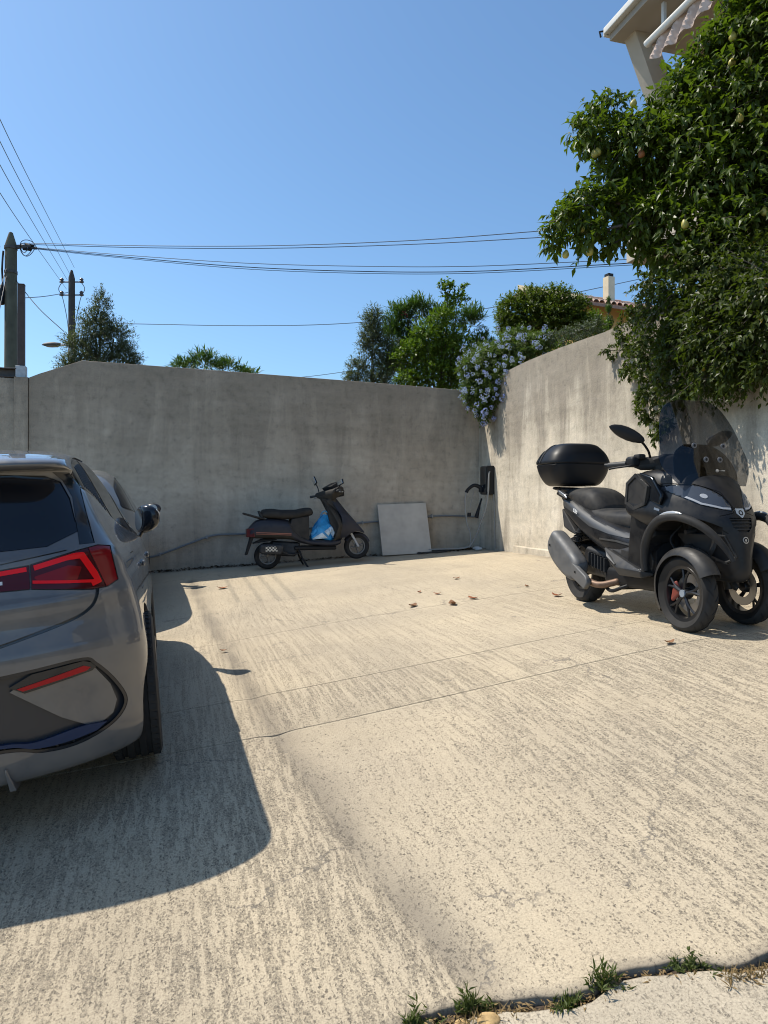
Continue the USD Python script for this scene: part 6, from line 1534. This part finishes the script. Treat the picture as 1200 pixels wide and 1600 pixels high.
plant('olive_tree', 'grey-green olive tree standing above the back wall near the left poles', 'tree',
      C((158, 478, 13.2, (.22, .22, .36)), (150, 515, 13.2, (.42, .4, .42)), (178, 530, 13.2, (.42, .4, .40)), (122, 548, 13.2, (.40, .4, .38)), (195, 560, 13.2, (.36, .35, .32)), (150, 570, 13.2, (.55, .5, .40)), (108, 578, 13.2, (.30, .3, .28)), (206, 578, 13.2, (.22, .3, .25))),
      40, 15, .060, .015, M_L_OLIVE, 1, at(152, 640, 13.3), M_BARK, .07, up=.35, out=.9)
plant('oleander', 'low green oleander whose tips show over the middle of the back wall', 'shrub',
      C((285, 580, 12.6, (.28, .3, .22)), (320, 572, 12.6, (.34, .3, .26)), (355, 580, 12.6, (.34, .3, .22)), (385, 588, 12.6, (.22, .3, .14))),
      22, 10, .13, .020, M_L_OLEANDER, 2, at(330, 640, 12.7), M_BARK, .03, up=.8, out=1.3)
plant('olive_shrub', 'narrow grey-green olive shrub at the left end of the clump over the back wall', 'shrub',
      C((582, 505, 13.3, (.26, .25, .36)), (585, 545, 13.3, (.38, .3, .42)), (612, 560, 13.4, (.30, .3, .40)), (560, 580, 13.3, (.30, .3, .30)), (600, 575, 13.3, (.32, .3, .34)), (548, 592, 13.2, (.18, .2, .18)), (590, 600, 13.2, (.40, .3, .30)), (580, 530, 13.3, (.24, .25, .5))),
      44, 15, .055, .015, M_L_OLIVE, 3, at(580, 650, 13.4), M_BARK, .05, up=.35, out=.9)
ol, _ = plant('oleander', 'tall oleander with a pink flower behind the bright leafy bush over the back wall', 'shrub',
      C((612, 530, 14.2, (.34, .4, .45)), (625, 505, 14.2, (.36, .4, .40)), (655, 490, 14.2, (.36, .4, .34)), (690, 505, 14.2, (.40, .4, .36)), (735, 510, 14.2, (.34, .4, .40)), (750, 550, 14.2, (.30, .4, .40)), (620, 585, 14.2, (.5, .4, .35)), (720, 590, 14.2, (.5, .4, .4)), (640, 550, 14.2, (.5, .4, .5)), (700, 560, 14.2, (.5, .4, .5))),
      20, 12, .13, .021, M_L_OLEANDER, 4, at(680, 660, 14.3), M_BARK, .06, up=.8, out=1.3)
r_ = R(5); pc = at(633, 489, 14.0)
add('flower', leaves_mesh(pc + r_.normal(0, .035, (26, 3)), unit(r_, 26), unit(r_, 26), .05, .03), M_PINK, ol, smooth=False, kind='stuff')
plant('leafy_bush', 'bright green leafy bush with a tall ragged top over the back wall', 'shrub',
      C((700, 455, 13.0, (.14, .15, .24)), (715, 470, 13.0, (.20, .2, .24)), (690, 500, 13.0, (.28, .3, .28)), (665, 530, 13.0, (.38, .35, .34)), (705, 540, 13.0, (.40, .35, .40)), (640, 560, 13.0, (.40, .35, .36)), (690, 585, 13.0, (.50, .4, .34)), (735, 570, 13.0, (.30, .3, .36)), (635, 592, 12.8, (.28, .3, .16)), (727, 450, 13.0, (.08, .1, .10)), (690, 444, 13.0, (.06, .08, .12)), (650, 605, 13.1, (.45, .35, .30)), (710, 605, 13.1, (.45, .35, .30)), (670, 560, 13.2, (.5, .35, .4))),
      26, 10, .065, .036, M_L_BRIGHT, 6, at(690, 660, 13.2), M_BARK, .05, up=.3, out=.8)
plant('clipped_tree', 'round-headed clipped green tree in front of the tiled house', 'tree',
      C((800, 490, 15, (.38, .5, .40)), (830, 474, 15, (.45, .5, .36)), (868, 473, 15, (.48, .5, .36)), (898, 484, 15, (.34, .5, .30)), (850, 500, 15, (.75, .7, .42)), (908, 506, 15, (.26, .5, .22)), (790, 505, 15, (.24, .4, .26)), (880, 505, 15, (.5, .5, .3)), (830, 515, 15, (.6, .5, .30)), (880, 525, 15, (.6, .5, .28)), (800, 520, 15, (.35, .4, .30)), (925, 515, 15, (.3, .4, .25))),
      34, 10, .065, .034, M_L_HEDGE, 7, at(850, 600, 15.1), M_BARK, .08, up=.5, out=.9, lo=.5)
pl, A = plant('plumbago', 'pale blue flowering plumbago spilling over the corner of the two walls', 'shrub',
      C((800, 545, 10.95, (.28, .3, .26)), (770, 560, 11.0, (.32, .3, .30)), (745, 590, 11.2, (.28, .3, .30)), (785, 590, 10.85, (.26, .22, .28)), (765, 615, 10.95, (.26, .22, .26)), (738, 615, 11.1, (.18, .2, .20)), (756, 642, 10.95, (.16, .16, .18)), (765, 560, 11.5, (.45, .4, .35)), (825, 535, 10.75, (.24, .3, .16)), (850, 528, 10.5, (.18, .25, .13)), (790, 620, 10.8, (.14, .14, .14)), (830, 550, 10.6, (.22, .2, .14)), (800, 575, 10.7, (.26, .2, .2)), (735, 575, 11.2, (.22, .25, .25)), (812, 530, 11.2, (.4, .3, .25)), (848, 540, 10.35, (.16, .15, .10))),
      95, 9, .048, .023, M_L_PLUM, 8, at(775, 560, 11.6), M_BARK, .03, up=.1, out=.7, hang=.4)
r_ = R(9)
# flower heads: five-petal florets in small balls, near the outside of the plant
fl_t = 0
# heads sit on the side of the bush that faces the yard
_P = A[0]; _px = 600 + 1130 * _P[:, 0] / _P[:, 1]; _py = 800 - 1130 * (_P[:, 2] - EYE) / _P[:, 1]
hp = []
cell = {}
for i in range(len(_P)):
    k_ = (int(_px[i] // 12), int(_py[i] // 12))
    if k_ not in cell or _P[i, 1] < _P[cell[k_], 1]:
        cell[k_] = i
for k_ in sorted(cell):
    if r_.random() < .98 * np.clip(1.25 - (k_[0] * 12 - 735) / 190, .25, 1):
        hp.append(_P[cell[k_]] + np.array([-.012, -.022, 0]) + r_.normal(0, .012, 3))
hp = hp[:295]
for c in hp:
    n_ = int(r_.integers(12, 30)); fs = r_.uniform(.75, 1.35)
    d = unit(r_, n_); d[:, 1] -= .5
    cc = np.repeat(c[None] + d * .030 * fs, 1, 0)
    P_, D_, N_ = [], [], []
    for q, dq in zip(cc, d):
        pass
    th = r_.uniform(0, 2 * np.pi, n_)
    S = np.cross(d, [0, 0, 1.0]); S /= np.linalg.norm(S, axis=1, keepdims=True); U = np.cross(S, d)
    add('flower_head', leaves_mesh(cc, S * np.cos(th)[:, None] + U * np.sin(th)[:, None], d, .024 * fs, .018), M_FLOWER, pl, smooth=False)
plant('trailing_plant', 'small grey-green plants trailing along the top of the side wall beside the plumbago', 'plant',
      C((868, 524, 10.25, (.18, .2, .12)), (890, 520, 10.0, (.18, .2, .14)), (912, 514, 9.75, (.18, .2, .14)), (932, 508, 9.5, (.14, .2, .12)), (905, 528, 9.7, (.10, .1, .06)), (880, 534, 9.95, (.08, .1, .06))),
      60, 8, .035, .016, M_L_GREY, 10, at(895, 520, 10.4), M_BARK, .015, up=.3, out=.8, hang=.3)
plant('cypress', 'small pointed cypress tip in front of the cream chimney', 'tree',
      C((951, 475, 19, (.07, .07, .22)), (951, 492, 19, (.12, .12, .30)), (951, 520, 19, (.16, .16, .5))),
      60, 10, .06, .014, M_L_OLEANDER, 11, at(951, 640, 19), M_BARK, .05, up=1.2, out=1.2)
plant('garden_shrub', 'yellow-green shrub between the clipped tree and the cypress', 'shrub',
      C((925, 500, 16, (.26, .3, .26)), (940, 515, 15.5, (.22, .3, .22)), (905, 520, 15.5, (.4, .3, .2)), (860, 545, 14, (.6, .3, .25)), (810, 550, 13, (.4, .3, .3)), (940, 545, 14.5, (.3, .3, .3))),
      26, 9, .06, .03, M_L_BRIGHT, 12, at(925, 620, 16), M_BARK, .03, up=.4)

# the fruit tree over the side wall
crown = C((925, 205, 7.2, .28), (948, 170, 7.3, .26), (962, 225, 7.2, .33), (1005, 215, 7.0, .38), (1040, 180, 7.0, .36), (1078, 140, 6.9, .36), (1112, 95, 6.8, .36), (1150, 55, 6.7, .38), (1200, 15, 6.6, .46), (1170, -20, 6.7, .3),
          (1100, 200, 6.7, .48), (1160, 150, 6.6, .52), (1060, 250, 6.8, .34), (1130, 270, 6.5, .48), (1190, 240, 6.4, .48), (1000, 285, 7.1, .34), (945, 292, 7.1, .30), (908, 322, 7.0, .25), (880, 345, 6.9, .21), (866, 378, 6.9, .13),
          (920, 368, 6.9, .22), (960, 335, 7.0, .30), (1008, 340, 6.9, .32), (955, 382, 6.9, .14), (1045, 335, 6.7, .28), (1110, 355, 6.5, .34), (1180, 350, 6.3, .48), (1240, 150, 6.4, .6), (1250, 300, 6.2, .5), (1260, 40, 6.4, .6), (1080, 390, 6.6, .30), (1020, 385, 6.9, .22))
ft = thing('fruit_tree', 'pear tree with yellow fruit leaning over the sunlit side wall at the upper right', 'tree')
A, T = foliage(crown, 18, 9, .092, .042, 20, droop=.3 if False else .15, out=.8, hang=.45, up=.15)
# the largest leaves in view are parts of their own, the rest one crown
P0 = A[0]
pxs = 600 + 1130 * P0[:, 0] / P0[:, 1]; pys = 800 - 1130 * (P0[:, 2] - EYE) / P0[:, 1]
dist = np.where((pxs < 1210) & (pys > -10), P0[:, 1] - .02 * (A[3] / .09), 99)
near = np.argsort(dist)[:300]
rest = np.setdiff1d(np.arange(len(P0)), near)
for i in near:
    add('leaf', leaves_mesh(*[a[i:i + 1] for a in A], droop=.28), M_L_PEAR, ft, smooth=False)
add('crown', leaves_mesh(*[a[rest] for a in A], droop=.28), M_L_PEAR, ft, smooth=False, kind='stuff')
add('twigs', twig_mesh(T, .005, 9), M_BARK, ft, smooth=False, kind='stuff')
tb = np.array([4.55, 7.0, 2.3]); fork = np.array([4.25, 6.85, 4.1])
add('trunk', tube(spl([tb, (4.5, 6.95, 3.2), fork], 6), np.linspace(.13, .085, 13), 10), M_BARK, ft, smooth=True)
fork2 = at(1130, 300, 6.7)
add('limb', tube(spl([fork, (4.0, 6.8, 4.3), fork2, at(1060, 318, 6.85), at(985, 352, 6.95), at(935, 372, 6.9)], 6), np.linspace(.075, .012, 31), 8), M_BARK, ft, smooth=True)
add('limb', tube(spl([fork2, at(1090, 290, 6.9), at(1010, 280, 7.1), at(940, 225, 7.2)], 6), np.linspace(.045, .010, 19), 8), M_BARK, ft, smooth=True)
add('limb', tube(spl([fork, at(1210, 230, 6.5), at(1150, 130, 6.7), at(1120, 80, 6.8)], 6), np.linspace(.07, .012, 19), 8), M_BARK, ft, smooth=True)
add('limb', tube(spl([fork, at(1240, 200, 6.5), at(1220, 60, 6.5)], 6), np.linspace(.07, .02, 13), 8), M_BARK, ft, smooth=True)
add('limb', tube(spl([fork2, at(1080, 220, 6.8), at(1040, 180, 7.0)], 6), np.linspace(.04, .01, 13), 8), M_BARK, ft, smooth=True)
for k in range(5, len(crown), 3):
    c = crown[k][0]
    add('branch', tube(spl([c * .5 + fork2 * .5 + [0, 0, -.05], c * .8 + fork2 * .2, c], 5), np.linspace(.022, .007, 11), 6), M_BARK, ft, smooth=True)
PEARS = [(990, 161, 6.75), (1145, 57, 6.35), (929, 240, 6.9), (934, 237, 6.92), (1169, 97, 6.15), (1144, 97, 6.3), (1156, 184, 6.1), (1002, 240, 6.65), (908, 357, 6.72), (884, 397, 6.75), (922, 393, 6.7), (1195, 330, 5.9), (1070, 350, 6.25)]
M_PEAR = pm('yellow_pear_skin', (0.34, 0.29, 0.06), 0.45, var=0.3, vscale=14)
M_PEAR2 = pm('rotten_brown_pear_skin', (0.24, 0.085, 0.025), 0.6, var=0.3, vscale=14)
for i, q in enumerate(PEARS):
    c = at(q[0], q[1], q[2] + .12)
    pr = lathe([(0, -.040), (.018, -.038), (.030, -.024), (.033, -.006), (.027, .014), (.016, .030), (.009, .040), (0, .043)], 'z', 14)
    pr = xf(pr, rotm(12 * math.sin(i * 2.1), [1, 0, 0]), rotm(14 * math.cos(i * 1.3), [0, 1, 0]))
    add('pear', moved(pr, c), M_PEAR2 if i in (7,) else M_PEAR, ft, smooth=50, label='reddish rotten pear' if i in (7,) else None)
    add('fruit_stalk', tube([c + [0, 0, .045], c + [.004, 0, .085]], .003, 5), M_BARK, ft, smooth=True)

# the climber hanging over the side wall
def wall_d(px):
    k = (px - 600) / 1130.0
    t = (k * R0y - R0x) / (0.2756 + .9613 * k)
    return R0y - .9613 * t
hang_rows = []
for px, py, off, r in ((1022, 432, -.1, .26), (1000, 490, -.05, .22), (975, 530, .05, .15), (952, 548, .10, .08), (1042, 478, .15, .38), (1100, 430, .1, .45), (1170, 420, .1, .48), (1012, 540, .18, .28), (1060, 550, .25, .34), (1128, 515, .25, .42), (1190, 500, .25, .44),
                     (1022, 598, .20, .20), (1010, 642, .20, .13), (1035, 662, .20, .12), (1022, 680, .18, .07), (1062, 610, .22, .20), (1108, 585, .25, .25), (1160, 565, .25, .26), (1215, 560, .25, .26), (1150, 465, .2, .44), (1235, 450, .2, .5), (1085, 500, .2, .36), (968, 508, .0, .10), (985, 575, .12, .14), (1000, 618, .14, .10)):
    hang_rows.append((at(px, py, wall_d(px) - off), r))
cl, A = plant('climbing_plant', 'dark glossy climber hanging in a thick mass over the side wall below the pear tree', 'climber',
              hang_rows, 28, 11, .055, .030, M_L_VINE, 30, xy(5.1, 5.8) + (2.9,), M_BARK, .03, twig_every=8, up=.0, out=.7, hang=.55)
r_ = R(31)
idx = r_.choice(len(A[0]), 70, replace=False)
add('yellow_leaf', leaves_mesh(A[0][idx], A[1][idx], A[2][idx], .05, .03), leafmat('yellowing_leaf', (0.42, 0.28, 0.03), (0.50, 0.33, 0.05), None, .5, .3), cl, smooth=False, kind='stuff')

# ------------------------------------------------------------------ weeds in the joint at the front
M_WEED = leafmat('weed_leaf', (0.075, 0.095, 0.026), (0.12, 0.14, 0.045), (0.20, 0.19, 0.08), 0.6, .25)
M_MOSS = leafmat('moss_leaf', (0.06, 0.085, 0.02), (0.11, 0.14, 0.03), None, 0.7, .2)
M_STRAW = leafmat('dry_straw', (0.22, 0.15, 0.07), (0.36, 0.26, 0.12), (0.45, 0.35, 0.18), 0.8, .15)
def weed(px, py, n, h, spread, mat, seed, label, spikes=0, L=.03, W=.006, name='weed'):
    r_ = R(seed)
    g0 = ground_at(px, py) + [0, 0, -.025]
    t = thing(name, label, 'weed', tuple(g0))
    P, D, N = [], [], []
    for k in range(n):
        th = r_.uniform(0, 2 * np.pi); lean = abs(r_.normal(0, .5))
        hh = h * r_.uniform(.3, .85)
        b = np.array([r_.normal(0, spread), r_.normal(0, spread * .35), 0])
        tip = b + np.array([math.cos(th) * lean * hh, math.sin(th) * lean * hh, hh])
        add('stem', tube([b, (b + tip) / 2 + [0, 0, .004], tip], [.0016, .0013, .0008], 4), mat, t, smooth=True)
        for q in np.linspace(.15, 1, 9):
            P.append(b + (tip - b) * q); d_ = unit(r_, 1)[0]; d_[2] = abs(d_[2]) * .8 + .2; D.append(d_); N.append(unit(r_, 1)[0] + [0, 0, .6])
    for k in range(spikes):
        b = np.array([r_.normal(0, spread * .3), 0, 0]); tip = b + np.array([r_.normal(0, .035), r_.normal(0, .02), h * r_.uniform(1.1, 2.0)])
        m_ = (b + tip) / 2 + [r_.normal(0, .01), 0, 0]
        add('stem', tube(spl([b, m_, tip], 4), np.linspace(.0018, .0007, 9), 4), mat, t, smooth=True)
        for q in np.linspace(.25, 1, 16):
            P.append(b + (tip - b) * q); d_ = unit(r_, 1)[0]; d_[2] = abs(d_[2]) + .5; D.append(d_ * .7); N.append(unit(r_, 1)[0])
    P, D, N = map(np.array, (P, D, N))
    add('leaves', leaves_mesh(P, D, N, L * r_.uniform(.6, 1.2, len(P)), W), mat, t, smooth=False, kind='stuff')
    return t
weed(640, 1600, 14, .045, .030, M_WEED, 51, 'small weed tuft in the front joint, farthest left of the weeds', 2)
weed(738, 1572, 20, .045, .026, M_WEED, 52, 'weed tuft with upright blades in the front joint, second from the left', 3)
weed(890, 1560, 18, .030, .030, M_WEED, 53, 'low spreading weed in the front joint, just left of the tallest weed', 0)
weed(945, 1535, 24, .050, .022, M_WEED, 54, 'tallest weed in the front joint, with a thin upright stem', 3)
weed(1095, 1502, 46, .030, .042, M_WEED, 55, 'wide mossy weed mat in the front joint on the right', 1, .02, .006)
weed(1075, 1497, 26, .018, .022, M_MOSS, 56, 'bright moss cushion at the left end of the wide weed mat', 0, .012, .007, name='moss')
weed(1178, 1520, 26, .022, .035, M_STRAW, 57, 'dry straw-coloured grass clump in the front joint at the right edge', 0, .035, .004, name='dry_grass')
weed(770, 1588, 12, .010, .04, M_STRAW, 58, 'flat dry straw in the front joint right of the upright-bladed weed', 0, .05, .004, name='dry_grass')
for i, (px, py, rr_, lab) in enumerate(((765, 1590, .028, 'rounded ochre stone lying in the front joint'), (722, 1594, .016, 'small ochre pebble left of the rounded ochre stone'), (957, 1528, .022, 'brown earth clod beside the tallest weed'), (670, 1594, .014, 'smallest ochre pebble, nearest the leftmost weed'))):
    g_ = ground_at(px, py)
    s_ = ellip((0, 0, 0), (rr_ * 1.2, rr_, rr_ * .8), 3); s_.vertices *= (1 + .35 * (meshkit.fbm(s_.vertices * 60 + i * 9, 3, i) - .5))[:, None]
    add('stone', moved(s_, g_ + [0, 0, -.012]), pm('ochre_stone_%d' % i if False else 'ochre_stone_' + 'abcd'[i], (.40, .27, .12) if i != 2 else (.22, .14, .07), .9, var=.3, vscale=60, bump=.6, bscale=120), smooth=40, label=lab, cat='stone')
r_ = R(60)
pp_ = np.array([ground_at(px, 0 + np.interp(px, [560, 640, 700, 760, 870, 940, 1000, 1100, 1200], [1628, 1595, 1580, 1568, 1560, 1538, 1515, 1508, 1500])) for px in np.linspace(600, 1215, 60)])
i_ = r_.integers(0, 60, 900)
P = pp_[i_] + np.stack([r_.normal(0, .012, 900), r_.normal(-.010, .014, 900), r_.uniform(-.028, -.008, 900)], 1)
add('joint_litter', leaves_mesh(P, np.stack([r_.normal(size=900), r_.normal(size=900), r_.normal(0, .25, 900)], 1), np.tile([0, 0, 1.0], (900, 1)) + r_.normal(0, .3, (900, 3)), r_.uniform(.008, .03, 900), r_.uniform(.003, .008, 900)), M_STRAW, smooth=False, label='dry straw and crumbs filling the front joint in the concrete', cat='litter', kind='stuff')
